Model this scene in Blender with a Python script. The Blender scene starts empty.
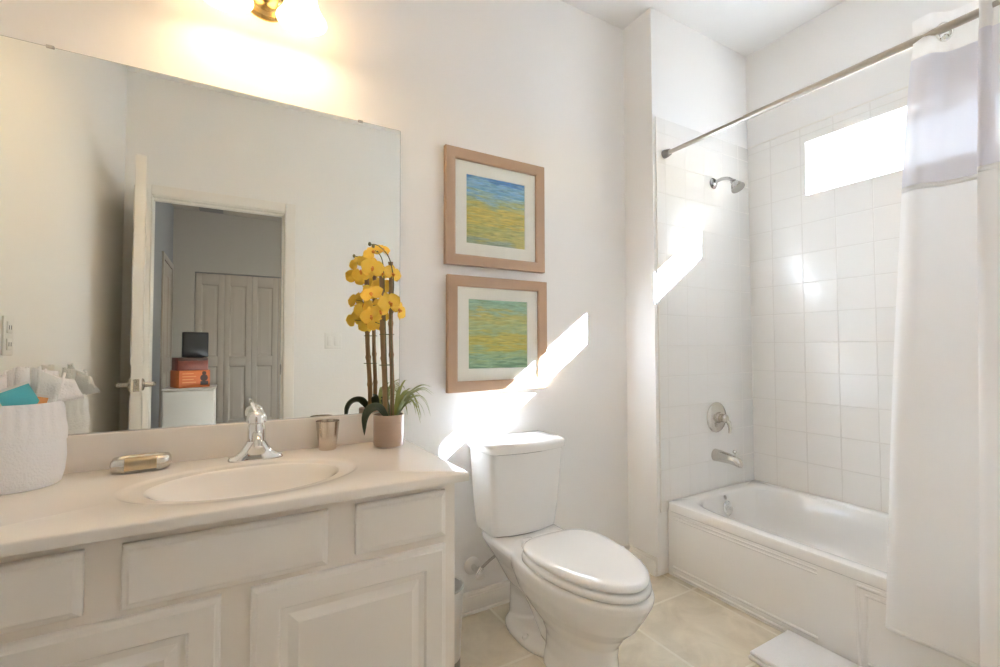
import bpy, bmesh, math, random
from mathutils import Vector, Matrix
PI = math.pi
random.seed(7)
scene = bpy.context.scene
COL = scene.collection

# ------------------------------------------------------------------ camera
YAW, PITCH, ROLL = 0.5257, 0.0314, -0.0029
CAM = Vector((0.0, -1.7535, 1.10))
fw = Vector((math.sin(YAW)*math.cos(PITCH), math.cos(YAW)*math.cos(PITCH), math.sin(PITCH)))
rt = Vector((math.cos(YAW), -math.sin(YAW), 0)); up = rt.cross(fw)
r2 = rt*math.cos(ROLL) + up*math.sin(ROLL); u2 = up*math.cos(ROLL) - rt*math.sin(ROLL)
cam_data = bpy.data.cameras.new('camera'); cam = bpy.data.objects.new('camera', cam_data)
COL.objects.link(cam); scene.camera = cam
cam.matrix_world = Matrix(((r2.x, u2.x, -fw.x, CAM.x), (r2.y, u2.y, -fw.y, CAM.y), (r2.z, u2.z, -fw.z, CAM.z), (0, 0, 0, 1)))
cam_data.sensor_width = 36.0; cam_data.lens = 460.24*36/1000; cam_data.clip_start = 0.01; cam_data.clip_end = 200

# ------------------------------------------------------------------ world, sun, exposure
SUN_DIR = Vector((-1.413, 1.0, -1.028)).normalized()
SUN_STRENGTH = 80.0
SKY_STRENGTH = 0.7
BULB_WATTS = 0.72
scene.view_settings.view_transform = 'Standard'; scene.view_settings.look = 'None'
scene.view_settings.gamma = 1.0; scene.view_settings.use_curve_mapping = False
scene.view_settings.exposure = 1.50
w = bpy.data.worlds.new('world'); scene.world = w; w.use_nodes = True
nt = w.node_tree; bg = nt.nodes['Background']
sky = nt.nodes.new('ShaderNodeTexSky'); sky.sky_type = 'NISHITA'; sky.sun_disc = False
sky.sun_elevation = math.radians(31.4); sky.sun_rotation = math.radians(125)
mixc = nt.nodes.new('ShaderNodeMix'); mixc.data_type = 'RGBA'; mixc.inputs[0].default_value = 0.5
nt.links.new(sky.outputs[0], mixc.inputs[6]); mixc.inputs[7].default_value = (5.0, 5.0, 5.0, 1)
nt.links.new(mixc.outputs[2], bg.inputs[0]); bg.inputs[1].default_value = SKY_STRENGTH
sd = bpy.data.lights.new('sun', 'SUN'); sd.energy = SUN_STRENGTH; sd.angle = math.radians(0.53); sd.color = (0.83, 0.955, 1.16)
so = bpy.data.objects.new('sun', sd); COL.objects.link(so)
so.rotation_euler = (-SUN_DIR).to_track_quat('Z', 'Y').to_euler(); so.location = (8, -6, 6)
scene.cycles.max_bounces = 16; scene.cycles.diffuse_bounces = 12; scene.cycles.glossy_bounces = 6
scene.cycles.transparent_max_bounces = 16; scene.cycles.use_denoising = True
scene.cycles.sample_clamp_indirect = 8.0

# portals: they only tell the renderer where the daylight openings are
def portal(name, loc, rot, sx, sy):
    d = bpy.data.lights.new(name, 'AREA'); d.shape = 'RECTANGLE'; d.size = sx; d.size_y = sy; d.cycles.is_portal = True
    o = bpy.data.objects.new(name, d); COL.objects.link(o); o.location = loc; o.rotation_euler = rot
portal('daylight_portal', (2.70, -0.96, 2.03), (0, PI/2, 0), 0.30, 0.95)
portal('added_window_portal', (3.07, -3.6, 1.55), (0, PI/2, 0), 1.3, 1.3)  # serves the added bedroom window

# ------------------------------------------------------------------ materials
def new_mat(name):
    m = bpy.data.materials.new(name); m.use_nodes = True
    return m, m.node_tree, m.node_tree.nodes['Principled BSDF']
def pmat(name, col, rough=0.5, metal=0.0, spec=0.5, bump=None, var=None, coat=0.0, sheen=0.0, sss=0.0):
    """bump=(scale,strength), var=(scale, other colour)"""
    m, t, b = new_mat(name)
    b.inputs['Base Color'].default_value = (*col, 1); b.inputs['Roughness'].default_value = rough
    b.inputs['Metallic'].default_value = metal; b.inputs['Specular IOR Level'].default_value = spec
    b.inputs['Coat Weight'].default_value = coat; b.inputs['Sheen Weight'].default_value = sheen
    if bump or var:
        tc = t.nodes.new('ShaderNodeTexCoord')
    if bump:
        n = t.nodes.new('ShaderNodeTexNoise'); n.inputs['Scale'].default_value = bump[0]; n.inputs['Detail'].default_value = 4
        t.links.new(tc.outputs['Object'], n.inputs['Vector'])
        bp = t.nodes.new('ShaderNodeBump'); bp.inputs['Strength'].default_value = bump[1]; bp.inputs['Distance'].default_value = 0.01
        t.links.new(n.outputs[0], bp.inputs['Height']); t.links.new(bp.outputs[0], b.inputs['Normal'])
    if var:
        n = t.nodes.new('ShaderNodeTexNoise'); n.inputs['Scale'].default_value = var[0]; n.inputs['Detail'].default_value = 6
        t.links.new(tc.outputs['Object'], n.inputs['Vector'])
        mx = t.nodes.new('ShaderNodeMix'); mx.data_type = 'RGBA'
        mx.inputs[6].default_value = (*col, 1); mx.inputs[7].default_value = (*var[1], 1)
        t.links.new(n.outputs[0], mx.inputs[0]); t.links.new(mx.outputs[2], b.inputs['Base Color'])
    return m
def math_node(t, op, a, b=None, c=None):
    n = t.nodes.new('ShaderNodeMath'); n.operation = op
    for i, v in enumerate((a, b, c)):
        if v is None: continue
        if isinstance(v, (int, float)): n.inputs[i].default_value = v
        else: t.links.new(v, n.inputs[i])
    return n.outputs[0]
def tile_mat(name, ax, org, pitch, grout_w, tile_col, grout_col, rough, stone=None, bump=0.35, tilt=0.0):
    m, t, b = new_mat(name)
    tc = t.nodes.new('ShaderNodeTexCoord'); sp = t.nodes.new('ShaderNodeSeparateXYZ'); t.links.new(tc.outputs['Object'], sp.inputs[0])
    dist = []; cells = []
    for k in (0, 1):
        u = math_node(t, 'DIVIDE', math_node(t, 'SUBTRACT', sp.outputs[ax[k]], org[k]), pitch)
        f = math_node(t, 'FRACT', u)
        dist.append(math_node(t, 'MINIMUM', f, math_node(t, 'SUBTRACT', 1.0, f)))
        cells.append(math_node(t, 'FLOOR', u))
    d = math_node(t, 'MULTIPLY', math_node(t, 'MINIMUM', dist[0], dist[1]), pitch)
    mr = t.nodes.new('ShaderNodeMapRange'); mr.interpolation_type = 'SMOOTHSTEP'
    mr.inputs['From Min'].default_value = grout_w*0.35; mr.inputs['From Max'].default_value = grout_w*0.75
    t.links.new(d, mr.inputs['Value'])
    mx = t.nodes.new('ShaderNodeMix'); mx.data_type = 'RGBA'; t.links.new(mr.outputs[0], mx.inputs[0])
    mx.inputs[6].default_value = (*grout_col, 1); mx.inputs[7].default_value = (*tile_col, 1)
    if stone:
        n = t.nodes.new('ShaderNodeTexNoise'); n.inputs['Scale'].default_value = 5.5; n.inputs['Detail'].default_value = 9
        n.inputs['Roughness'].default_value = 0.62; n.inputs['Distortion'].default_value = 0.9
        wn = t.nodes.new('ShaderNodeTexWhiteNoise'); cb = t.nodes.new('ShaderNodeCombineXYZ')
        t.links.new(cells[0], cb.inputs[0]); t.links.new(cells[1], cb.inputs[1]); t.links.new(cb.outputs[0], wn.inputs[0])
        va = t.nodes.new('ShaderNodeVectorMath'); va.operation = 'MULTIPLY_ADD'; va.inputs[1].default_value = (9, 9, 9)
        t.links.new(wn.outputs['Color'], va.inputs[0]); t.links.new(tc.outputs['Object'], va.inputs[2])
        t.links.new(va.outputs[0], n.inputs['Vector'])
        cr = t.nodes.new('ShaderNodeValToRGB'); cr.color_ramp.elements[0].position = 0.3; cr.color_ramp.elements[1].position = 0.72
        cr.color_ramp.elements[0].color = (*stone[0], 1); cr.color_ramp.elements[1].color = (*stone[1], 1)
        t.links.new(n.outputs[0], cr.inputs[0]); t.links.new(cr.outputs[0], mx.inputs[7])
    t.links.new(mx.outputs[2], b.inputs['Base Color'])
    rr = t.nodes.new('ShaderNodeMapRange'); rr.inputs['To Min'].default_value = 0.7; rr.inputs['To Max'].default_value = rough
    t.links.new(mr.outputs[0], rr.inputs['Value']); t.links.new(rr.outputs[0], b.inputs['Roughness'])
    bp = t.nodes.new('ShaderNodeBump'); bp.inputs['Strength'].default_value = bump; bp.inputs['Distance'].default_value = 0.004
    t.links.new(mr.outputs[0], bp.inputs['Height'])
    if tilt:
        n2 = t.nodes.new('ShaderNodeTexNoise'); n2.inputs['Scale'].default_value = 7; t.links.new(tc.outputs['Object'], n2.inputs['Vector'])
        b2 = t.nodes.new('ShaderNodeBump'); b2.inputs['Strength'].default_value = tilt; b2.inputs['Distance'].default_value = 0.01
        t.links.new(n2.outputs[0], b2.inputs['Height']); t.links.new(b2.outputs[0], bp.inputs['Normal'])
    t.links.new(bp.outputs[0], b.inputs['Normal'])
    return m
def thin_mix(name, col, through, rough=0.6, translucent=0.5):
    m, t, b = new_mat(name)
    b.inputs['Base Color'].default_value = (*col, 1); b.inputs['Roughness'].default_value = rough
    b.inputs['Specular IOR Level'].default_value = 0.1
    tl = t.nodes.new('ShaderNodeBsdfTranslucent'); tl.inputs[0].default_value = (*col, 1)
    m1 = t.nodes.new('ShaderNodeMixShader'); m1.inputs[0].default_value = translucent
    t.links.new(b.outputs[0], m1.inputs[1]); t.links.new(tl.outputs[0], m1.inputs[2])
    tr = t.nodes.new('ShaderNodeBsdfTransparent'); m2 = t.nodes.new('ShaderNodeMixShader'); m2.inputs[0].default_value = through
    t.links.new(m1.outputs[0], m2.inputs[1]); t.links.new(tr.outputs[0], m2.inputs[2])
    t.links.new(m2.outputs[0], t.nodes['Material Output'].inputs[0])
    return m
def glass_mat(name, tint=(1, 1, 1)):
    m, t, b = new_mat(name)
    tr = t.nodes.new('ShaderNodeBsdfTransparent'); tr.inputs[0].default_value = (*tint, 1)
    gl = t.nodes.new('ShaderNodeBsdfGlossy'); gl.inputs['Roughness'].default_value = 0.02
    lw = t.nodes.new('ShaderNodeLayerWeight'); lw.inputs[0].default_value = 0.5
    fr = math_node(t, 'MULTIPLY_ADD', math_node(t, 'POWER', lw.outputs['Facing'], 5.0), 0.5, 0.03)
    mx = t.nodes.new('ShaderNodeMixShader'); t.links.new(fr, mx.inputs[0])
    t.links.new(tr.outputs[0], mx.inputs[1]); t.links.new(gl.outputs[0], mx.inputs[2])
    t.links.new(mx.outputs[0], t.nodes['Material Output'].inputs[0])
    return m
def art_mat(name, stops, seed):
    m, t, b = new_mat(name); b.inputs['Roughness'].default_value = 0.6
    tc = t.nodes.new('ShaderNodeTexCoord')
    mp = t.nodes.new('ShaderNodeMapping'); mp.inputs['Scale'].default_value = (9, 1, 60); mp.inputs['Location'].default_value = (seed, seed, seed)
    t.links.new(tc.outputs['Object'], mp.inputs[0])
    n = t.nodes.new('ShaderNodeTexNoise'); n.inputs['Scale'].default_value = 1.0; n.inputs['Detail'].default_value = 6; n.inputs['Distortion'].default_value = 0.8
    t.links.new(mp.outputs[0], n.inputs['Vector'])
    mp2 = t.nodes.new('ShaderNodeMapping'); mp2.inputs['Scale'].default_value = (5, 1, 13); mp2.inputs['Location'].default_value = (seed*2, 0, seed*3)
    t.links.new(tc.outputs['Object'], mp2.inputs[0])
    n2 = t.nodes.new('ShaderNodeTexNoise'); n2.inputs['Scale'].default_value = 1.0; n2.inputs['Detail'].default_value = 3
    t.links.new(mp2.outputs[0], n2.inputs['Vector'])
    sp = t.nodes.new('ShaderNodeSeparateXYZ'); t.links.new(tc.outputs['Object'], sp.inputs[0])
    z = math_node(t, 'DIVIDE', sp.outputs[2], 0.295)
    z = math_node(t, 'ADD', math_node(t, 'ADD', z, 0.5), math_node(t, 'MULTIPLY', math_node(t, 'SUBTRACT', n.outputs[0], 0.5), 0.62))
    z = math_node(t, 'ADD', z, math_node(t, 'MULTIPLY', math_node(t, 'SUBTRACT', n2.outputs[0], 0.5), 0.34))
    cr = t.nodes.new('ShaderNodeValToRGB'); els = cr.color_ramp.elements
    while len(els) < len(stops): els.new(0.5)
    for e, (p, c) in zip(els, stops): e.position = p; e.color = (*c, 1)
    t.links.new(z, cr.inputs[0])
    mp3 = t.nodes.new('ShaderNodeMapping'); mp3.inputs['Scale'].default_value = (16, 1, 150); mp3.inputs['Location'].default_value = (seed*5, 0, seed)
    t.links.new(tc.outputs['Object'], mp3.inputs[0])
    n3 = t.nodes.new('ShaderNodeTexNoise'); n3.inputs['Scale'].default_value = 1.0; n3.inputs['Detail'].default_value = 4; n3.inputs['Distortion'].default_value = 1.2
    t.links.new(mp3.outputs[0], n3.inputs['Vector'])
    st = t.nodes.new('ShaderNodeValToRGB'); st.color_ramp.elements[0].position = 0.34; st.color_ramp.elements[1].position = 0.72
    st.color_ramp.elements[0].color = (0.62, 0.66, 0.62, 1); st.color_ramp.elements[1].color = (1.22, 1.18, 1.30, 1)
    t.links.new(n3.outputs[0], st.inputs[0])
    mul = t.nodes.new('ShaderNodeMix'); mul.data_type = 'RGBA'; mul.blend_type = 'MULTIPLY'; mul.inputs[0].default_value = 1.0
    t.links.new(cr.outputs[0], mul.inputs[6]); t.links.new(st.outputs[0], mul.inputs[7])
    t.links.new(mul.outputs[2], b.inputs['Base Color'])
    return m
def emit_mat(name, col, strength):
    m, t, b = new_mat(name); b.inputs['Base Color'].default_value = (*col, 1)
    b.inputs['Emission Color'].default_value = (*col, 1); b.inputs['Emission Strength'].default_value = strength
    return m
def weave_mat(name, col, scale, strength, rough=0.9):
    m = pmat(name, col, rough, spec=0.15, bump=(scale, strength), sheen=0.2)
    return m

M = {}
M['paint'] = pmat('wall_paint', (0.87, 0.858, 0.84), 0.75, spec=0.25, bump=(55, 0.05))
M['ceiling'] = pmat('ceiling_paint', (0.81, 0.80, 0.785), 0.85, spec=0.2, bump=(40, 0.12))
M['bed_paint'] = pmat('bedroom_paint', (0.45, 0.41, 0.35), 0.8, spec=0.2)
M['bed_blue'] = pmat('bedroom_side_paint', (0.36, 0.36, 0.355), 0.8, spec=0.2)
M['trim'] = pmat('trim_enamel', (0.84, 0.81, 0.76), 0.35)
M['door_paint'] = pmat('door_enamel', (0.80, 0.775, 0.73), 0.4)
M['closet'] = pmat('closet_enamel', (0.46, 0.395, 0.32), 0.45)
M['tile_plumb'] = tile_mat('white_tile_plumbing_wall', (0, 2), (1.862-0.30, 0.349), 0.152, 0.004, (0.88, 0.868, 0.845), (0.79, 0.775, 0.745), 0.2, tilt=0.12)
M['tile_side'] = tile_mat('white_tile_window_wall', (1, 2), (-0.633, 0.349), 0.155, 0.004, (0.88, 0.865, 0.835), (0.77, 0.75, 0.715), 0.2, tilt=0.12)
M['floor_tile'] = tile_mat('beige_stone_floor', (0, 1), (1.385, -0.349), 0.43, 0.010, (0.6, 0.5, 0.4), (0.78, 0.72, 0.60), 0.38,
                           stone=((0.56, 0.485, 0.36), (0.78, 0.70, 0.56)), bump=0.25)
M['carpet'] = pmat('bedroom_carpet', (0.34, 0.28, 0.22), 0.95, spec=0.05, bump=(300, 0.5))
M['porcelain'] = pmat('porcelain', (0.86, 0.85, 0.83), 0.08, coat=0.3)
M['tub'] = pmat('tub_enamel', (0.84, 0.825, 0.80), 0.14, coat=0.2)
M['counter'] = pmat('cultured_marble', (0.86, 0.80, 0.73), 0.16, coat=0.3, var=(3.0, (0.84, 0.78, 0.70)))
M['basin'] = pmat('basin_marble', (0.87, 0.82, 0.755), 0.14, coat=0.3)
M['cabinet'] = pmat('cabinet_enamel', (0.89, 0.85, 0.79), 0.42)
M['cab_frame'] = pmat('cabinet_frame_enamel', (0.86, 0.80, 0.72), 0.45)
M['chrome'] = pmat('chrome', (0.82, 0.82, 0.80), 0.06, 1.0)
M['dark_chrome'] = pmat('dark_chrome', (0.46, 0.46, 0.45), 0.14, 1.0)
M['nickel'] = pmat('satin_nickel', (0.62, 0.59, 0.54), 0.26, 1.0)
M['steel'] = pmat('brushed_steel', (0.60, 0.53, 0.45), 0.22, 1.0)
M['rod'] = pmat('rod_nickel', (0.50, 0.46, 0.40), 0.28, 1.0)
M['gold'] = pmat('satin_gold', (0.62, 0.50, 0.33), 0.30, 1.0)
M['brass'] = pmat('antique_brass', (0.72, 0.47, 0.16), 0.22, 1.0)
M['mirror'] = pmat('mirror_silver', (0.90, 0.915, 0.87), 0.0, 1.0)
M['mirror_edge'] = pmat('mirror_edge', (0.35, 0.38, 0.35), 0.2)
M['frame_wood'] = pmat('frame_wood', (0.47, 0.31, 0.195), 0.32, var=(14, (0.40, 0.26, 0.165)), coat=0.2)
M['mat_board'] = pmat('mat_board', (0.86, 0.82, 0.76), 0.9, spec=0.1)
M['glass'] = glass_mat('clear_glass', (0.99, 1.0, 0.995))
M['sheer'] = thin_mix('sheer_voile', (0.82, 0.82, 0.89), 0.045, translucent=0.06)
M['curtain'] = thin_mix('white_curtain_cloth', (0.91, 0.90, 0.89), 0.0, translucent=0.32)
M['waffle'] = M['curtain']
M['towel'] = weave_mat('white_terry', (0.91, 0.905, 0.91), 260, 0.5)
M['basket'] = weave_mat('white_basket_cloth', (0.91, 0.91, 0.93), 220, 0.3)
M['pink_cloth'] = weave_mat('pale_pink_terry', (0.86, 0.81, 0.80), 260, 0.4)
M['grey_cloth'] = weave_mat('pale_grey_terry', (0.78, 0.80, 0.79), 260, 0.4)
M['teal'] = pmat('teal_wrapper', (0.10, 0.50, 0.58), 0.3)
M['amber'] = pmat('orange_wrapper', (0.75, 0.35, 0.12), 0.35)
M['white_plastic'] = pmat('white_plastic', (0.82, 0.81, 0.78), 0.35)
M['dark_plastic'] = pmat('dark_plastic', (0.03, 0.03, 0.03), 0.35)
M['pot'] = pmat('taupe_glaze', (0.44, 0.31, 0.225), 0.28, coat=0.2)
M['soil'] = pmat('moss_and_soil', (0.10, 0.075, 0.045), 0.95, bump=(200, 0.8))
M['bamboo'] = pmat('bamboo_cane', (0.36, 0.235, 0.11), 0.45, var=(18, (0.24, 0.135, 0.065)))
M['petal'] = pmat('yellow_petal', (0.90, 0.56, 0.06), 0.55, var=(60, (0.92, 0.64, 0.12)), spec=0.2)
M['petal_lip'] = pmat('orange_petal_lip', (0.78, 0.28, 0.03), 0.5)
M['stem'] = pmat('green_stem', (0.15, 0.15, 0.06), 0.5)
M['leaf'] = pmat('dark_orchid_leaf', (0.055, 0.075, 0.04), 0.35)
M['grass'] = pmat('blade_leaf', (0.16, 0.21, 0.05), 0.4, var=(40, (0.40, 0.42, 0.13)))
M['orange'] = pmat('orange_carton', (0.62, 0.15, 0.03), 0.5)
M['maroon'] = pmat('maroon_carton', (0.10, 0.02, 0.012), 0.45, var=(22, (0.30, 0.06, 0.025)))
M['black'] = pmat('black_casing', (0.02, 0.02, 0.02), 0.3)
M['dark_print'] = pmat('dark_print', (0.06, 0.025, 0.015), 0.5)
M['grey_white'] = pmat('off_white_cabinet', (0.64, 0.60, 0.53), 0.4)
M['vent'] = pmat('vent_grey', (0.25, 0.24, 0.23), 0.6)
M['ground'] = pmat('pale_ground', (0.14, 0.13, 0.12), 0.9)
M['hose'] = pmat('braided_hose', (0.45, 0.43, 0.40), 0.35, 0.9)
M['bin'] = pmat('satin_white_steel', (0.72, 0.69, 0.65), 0.3, 0.35)
M['bin_base'] = pmat('bin_grey_base', (0.30, 0.28, 0.25), 0.45)
M['frost'] = None
def frosted():
    m, t, b = new_mat('frosted_lamp_glass')
    b.inputs['Base Color'].default_value = (0.95, 0.90, 0.80, 1); b.inputs['Roughness'].default_value = 0.4
    b.inputs['Emission Color'].default_value = (1.0, 0.86, 0.62, 1); b.inputs['Emission Strength'].default_value = 1.1
    tl = t.nodes.new('ShaderNodeBsdfTranslucent'); tl.inputs[0].default_value = (0.95, 0.88, 0.75, 1)
    mx = t.nodes.new('ShaderNodeMixShader'); mx.inputs[0].default_value = 0.5
    t.links.new(b.outputs[0], mx.inputs[1]); t.links.new(tl.outputs[0], mx.inputs[2])
    t.links.new(mx.outputs[0], t.nodes['Material Output'].inputs[0]); return m
M['frost'] = frosted()
M['bulb'] = emit_mat('lamp_bulb', (1.0, 0.78, 0.48), 12.0)

# ------------------------------------------------------------------ mesh helpers
class MB:
    def __init__(self): self.v = []; self.f = []
    def add(self, vs, fs):
        n = len(self.v); self.v += [Vector(p) for p in vs]; self.f += [tuple(i+n for i in f) for f in fs]; return self
    def box(self, x0, x1, y0, y1, z0, z1, r=0.0, seg=2, rot=None):
        bm = bmesh.new(); bmesh.ops.create_cube(bm, size=1)
        c = Vector(((x0+x1)/2, (y0+y1)/2, (z0+z1)/2)); s = (abs(x1-x0), abs(y1-y0), abs(z1-z0))
        bmesh.ops.scale(bm, vec=s, verts=bm.verts)
        if r > 0: bmesh.ops.bevel(bm, geom=bm.edges[:], offset=min(r, min(s)*0.49), segments=seg, profile=0.5, affect='EDGES')
        if rot is not None: bmesh.ops.transform(bm, matrix=rot, verts=bm.verts)
        bm.verts.index_update(); self.add([v.co + c for v in bm.verts], [[v.index for v in f.verts] for f in bm.faces]); bm.free(); return self
    def loft(self, rings, closed=True, cap0=True, cap1=True):
        n = len(rings[0]); vs = [p for r in rings for p in r]; fs = []
        for i in range(len(rings)-1):
            for j in range(n if closed else n-1):
                k = (j+1) % n
                fs.append((i*n+j, i*n+k, (i+1)*n+k, (i+1)*n+j))
        if closed and cap0: fs.append(tuple(reversed(range(n))))
        if closed and cap1: fs.append(tuple((len(rings)-1)*n+j for j in range(n)))
        return self.add(vs, fs)
    def lathe(self, prof, c=(0, 0, 0), axis=(0, 0, 1), seg=32, sx=1, sy=1, cap0=True, cap1=True):
        q = Vector((0, 0, 1)).rotation_difference(Vector(axis).normalized()); c = Vector(c)
        rings = [[c + q @ Vector((r*math.cos(2*PI*j/seg)*sx, r*math.sin(2*PI*j/seg)*sy, z)) for j in range(seg)] for r, z in prof]
        return self.loft(rings, True, cap0, cap1)
    def tube(self, pts, rad, seg=10, cap=True):
        pts = [Vector(p) for p in pts]; n = len(pts)
        rad = rad if isinstance(rad, (list, tuple)) else [rad]*n
        rings = []; prev = None
        for i, p in enumerate(pts):
            t = (pts[min(i+1, n-1)] - pts[max(i-1, 0)]).normalized()
            if prev is None:
                a = Vector((0, 0, 1)) if abs(t.z) < 0.9 else Vector((1, 0, 0))
                nx = t.cross(a).normalized()
            else:
                nx = (prev - t*prev.dot(t)).normalized()
            prev = nx; ny = t.cross(nx)
            rings.append([p + (nx*math.cos(2*PI*j/seg) + ny*math.sin(2*PI*j/seg))*rad[i] for j in range(seg)])
        return self.loft(rings, True, cap, cap)
    def ball(self, c, r, seg=16, s=(1, 1, 1)):
        c = Vector(c); prof = []
        N = seg//2
        rings = []
        for i in range(N+1):
            a = -PI/2 + PI*(i/N)*0.998 + 0.001*PI
            rings.append([c + Vector((r*math.cos(a)*math.cos(2*PI*j/seg)*s[0], r*math.cos(a)*math.sin(2*PI*j/seg)*s[1], r*math.sin(a)*s[2])) for j in range(seg)])
        return self.loft(rings)
    def rects(self, loops, flip=False):
        """loops of 4-corner rings"""
        return self.loft(loops)
    def strip(self, pts, widths, wdir, cup=0.0, nrm=None):
        """a thin leaf along pts; wdir = sideways direction"""
        vs = []; fs = []; n = len(pts)
        for p, wd in zip(pts, widths):
            p = Vector(p); d = Vector(wdir).normalized()
            vs += [p - d*wd, p + Vector((0, 0, -cup*wd)), p + d*wd]
        for i in range(n-1):
            for k in (0, 1):
                a = i*3+k; fs.append((a, a+1, a+4, a+3))
        return self.add(vs, fs)

def root_loc(o):
    while o.parent: o = o.parent
    return o.location.copy()
def obj(name, mb, mat, parent=None, angle=35, local=False, smooth=True, solid=None):
    me = bpy.data.meshes.new(name)
    off = root_loc(parent) if (parent and not local) else Vector((0, 0, 0))
    me.from_pydata([tuple(v-off) for v in mb.v], [], mb.f)
    bm = bmesh.new(); bm.from_mesh(me); bmesh.ops.remove_doubles(bm, verts=bm.verts, dist=1e-6)
    bmesh.ops.recalc_face_normals(bm, faces=bm.faces); bm.to_mesh(me); bm.free()
    if smooth:
        me.shade_smooth(); me.set_sharp_from_angle(angle=math.radians(angle))
    me.materials.append(M[mat] if isinstance(mat, str) else mat)
    o = bpy.data.objects.new(name, me); COL.objects.link(o)
    if parent: o.parent = parent
    if solid:
        md = o.modifiers.new('thickness', 'SOLIDIFY'); md.thickness = solid; md.offset = 0
    return o
def struct(name, mb, mat, **k):
    o = obj(name, mb, mat, **k)
    if not k.get('parent'): o['kind'] = 'structure'
    return o
def sroot(name, loc, rotz=0):
    o = bpy.data.objects.new(name, None); COL.objects.link(o); o.location = loc; o.rotation_euler = (0, 0, rotz); o['kind'] = 'structure'
    o.empty_display_size = 0.05; return o
def thing(name, label, cat, loc=(0, 0, 0), rotz=0, group=None):
    o = bpy.data.objects.new(name, None); COL.objects.link(o); o.location = loc; o.rotation_euler = (0, 0, rotz)
    o['label'] = label; o['category'] = cat; o.empty_display_size = 0.05
    if group: o['group'] = group
    return o
def tag(o, label, cat, group=None):
    o['label'] = label; o['category'] = cat
    if group: o['group'] = group
    return o
def box(*a, **k): return MB().box(*a, **k)

# ------------------------------------------------------------------ room
XL, XR, YB, YF, ZC = -0.58, 2.577, -1.78, 0.0, 2.80     # left wall, window wall, doorway wall, mirror wall, ceiling
XE, YP = 1.783, -0.189                                   # edge of the plumbing chase, plumbing wall face
TW = 0.14
struct('floor', box(XL-0.2, XR+0.02, YB-0.06, 0.1, -0.05, 0.0), 'floor_tile')
struct('ceiling', box(XL-0.2, XR+0.15, YB-0.12, 0.15, ZC, ZC+0.05), 'ceiling')
struct('wall_front', box(XL-0.1, XR+0.15, 0.0, 0.10, -0.05, ZC+0.02), 'paint')
struct('wall_plumbing', box(XE, XR+0.15, YP, 0.02, -0.05, ZC+0.02), 'paint')
struct('wall_left', box(XL-0.1, XL, YB-0.12, 0.1, -0.05, ZC+0.02), 'paint')
# window wall with an opening
WY0, WY1, WZ0, WZ1 = -1.42, -0.503, 1.89, 2.168
wm = MB()
for b in ((WY1, 0.1, -0.05, ZC+0.02), (YB-0.12, WY0, -0.05, ZC+0.02), (WY0, WY1, -0.05, WZ0), (WY0, WY1, WZ1, ZC+0.02)):
    wm.box(XR, XR+TW, b[0], b[1], b[2], b[3])
struct('wall_right', wm, 'paint')
# tile surrounds, 8 mm proud of the paint
TT = 2.25
tm = MB().box(XE+0.027, XR, YP-0.006, YP+0.004, 0.30, TT, r=0.003)
struct('wall_tile_plumbing', tm, 'tile_plumb')
t2 = MB()
for b in ((WY1, YP, 0.30, TT), (-1.72, WY0, 0.30, TT), (WY0, WY1, 0.30, WZ0), (WY0, WY1, WZ1, TT)):
    t2.box(XR-0.006, XR+0.003, b[0], b[1], b[2], b[3])
struct('wall_tile_right', t2, 'tile_side')
struct('trim_1', MB().box(XR-0.009, XR-0.001, -1.72, YP-0.006, TT-0.002, TT+0.006, r=0.003), 'trim')
struct('trim_2', MB().box(XE+0.018, XE+0.0272, YP-0.007, YP, 0.30, TT, r=0.003), 'trim')
# tub foot wall
struct('wall_tub_foot', box(XE, XR+0.15, YB-0.1, -1.713, -0.05, ZC+0.02), 'paint')
# window: frame set toward the outside, pane
win = sroot('window_1', (XR+0.115, (WY0+WY1)/2, WZ0))
xo0, xo1 = XR+0.098, XR+0.135; ft = 0.030
def yring(x, ins): return [Vector((x, WY0+ins, WZ0+ins)), Vector((x, WY1-ins, WZ0+ins)), Vector((x, WY1-ins, WZ1-ins)), Vector((x, WY0+ins, WZ1-ins))]
fm = MB().loft([yring(xo1, 0.001), yring(xo0, 0.001), yring(xo0, ft-0.006), yring(xo0+0.006, ft), yring(xo1, ft), yring(xo1, 0.001)], cap0=False, cap1=False)
obj('window_frame', fm, 'trim', win)
obj('window_pane', box(XR+0.114, XR+0.118, WY0+0.02, WY1-0.02, WZ0+0.02, WZ1-0.02), 'glass', win)
sl = MB().box(XR-0.004, XR+0.10, WY0, WY1, WZ0-0.012, WZ0+0.001, r=0.003)
obj('window_sill', sl, 'trim', win)
# doorway wall
DX0, DX1, DZ = -0.455, 0.314, 2.06
dm = MB().box(XL-0.1, DX0, YB-0.12, YB, -0.05, ZC+0.02).box(DX1, XR+0.1, YB-0.12, YB, -0.05, ZC+0.02).box(DX0, DX1, YB-0.12, YB, DZ, ZC+0.02)
struct('wall_rear', dm, 'paint')
cs = MB(); cw = 0.064
for ya, yb in ((YB, YB+0.018), (YB-0.138, YB-0.12)):
    cs.box(DX1-0.008, DX1+cw-0.008, ya, yb, 0, DZ+cw-0.008, r=0.006).box(DX0-cw+0.008, DX0+0.008, ya, yb, 0, DZ+cw-0.008, r=0.006)
    cs.box(DX0+0.008, DX1-0.008, ya, yb, DZ-0.008, DZ+cw-0.008, r=0.006)
cs.box(DX1-0.012, DX1, YB-0.12, YB, 0, DZ, r=0.002).box(DX0, DX0+0.012, YB-0.12, YB, 0, DZ, r=0.002).box(DX0, DX1, YB-0.12, YB, DZ-0.012, DZ, r=0.002)
cs.box(DX1-0.024, DX1-0.012, YB-0.08, YB-0.045, 0, DZ-0.012, r=0.002).box(DX0+0.012, DX1-0.012, YB-0.08, YB-0.045, DZ-0.024, DZ-0.012, r=0.002)
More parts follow.
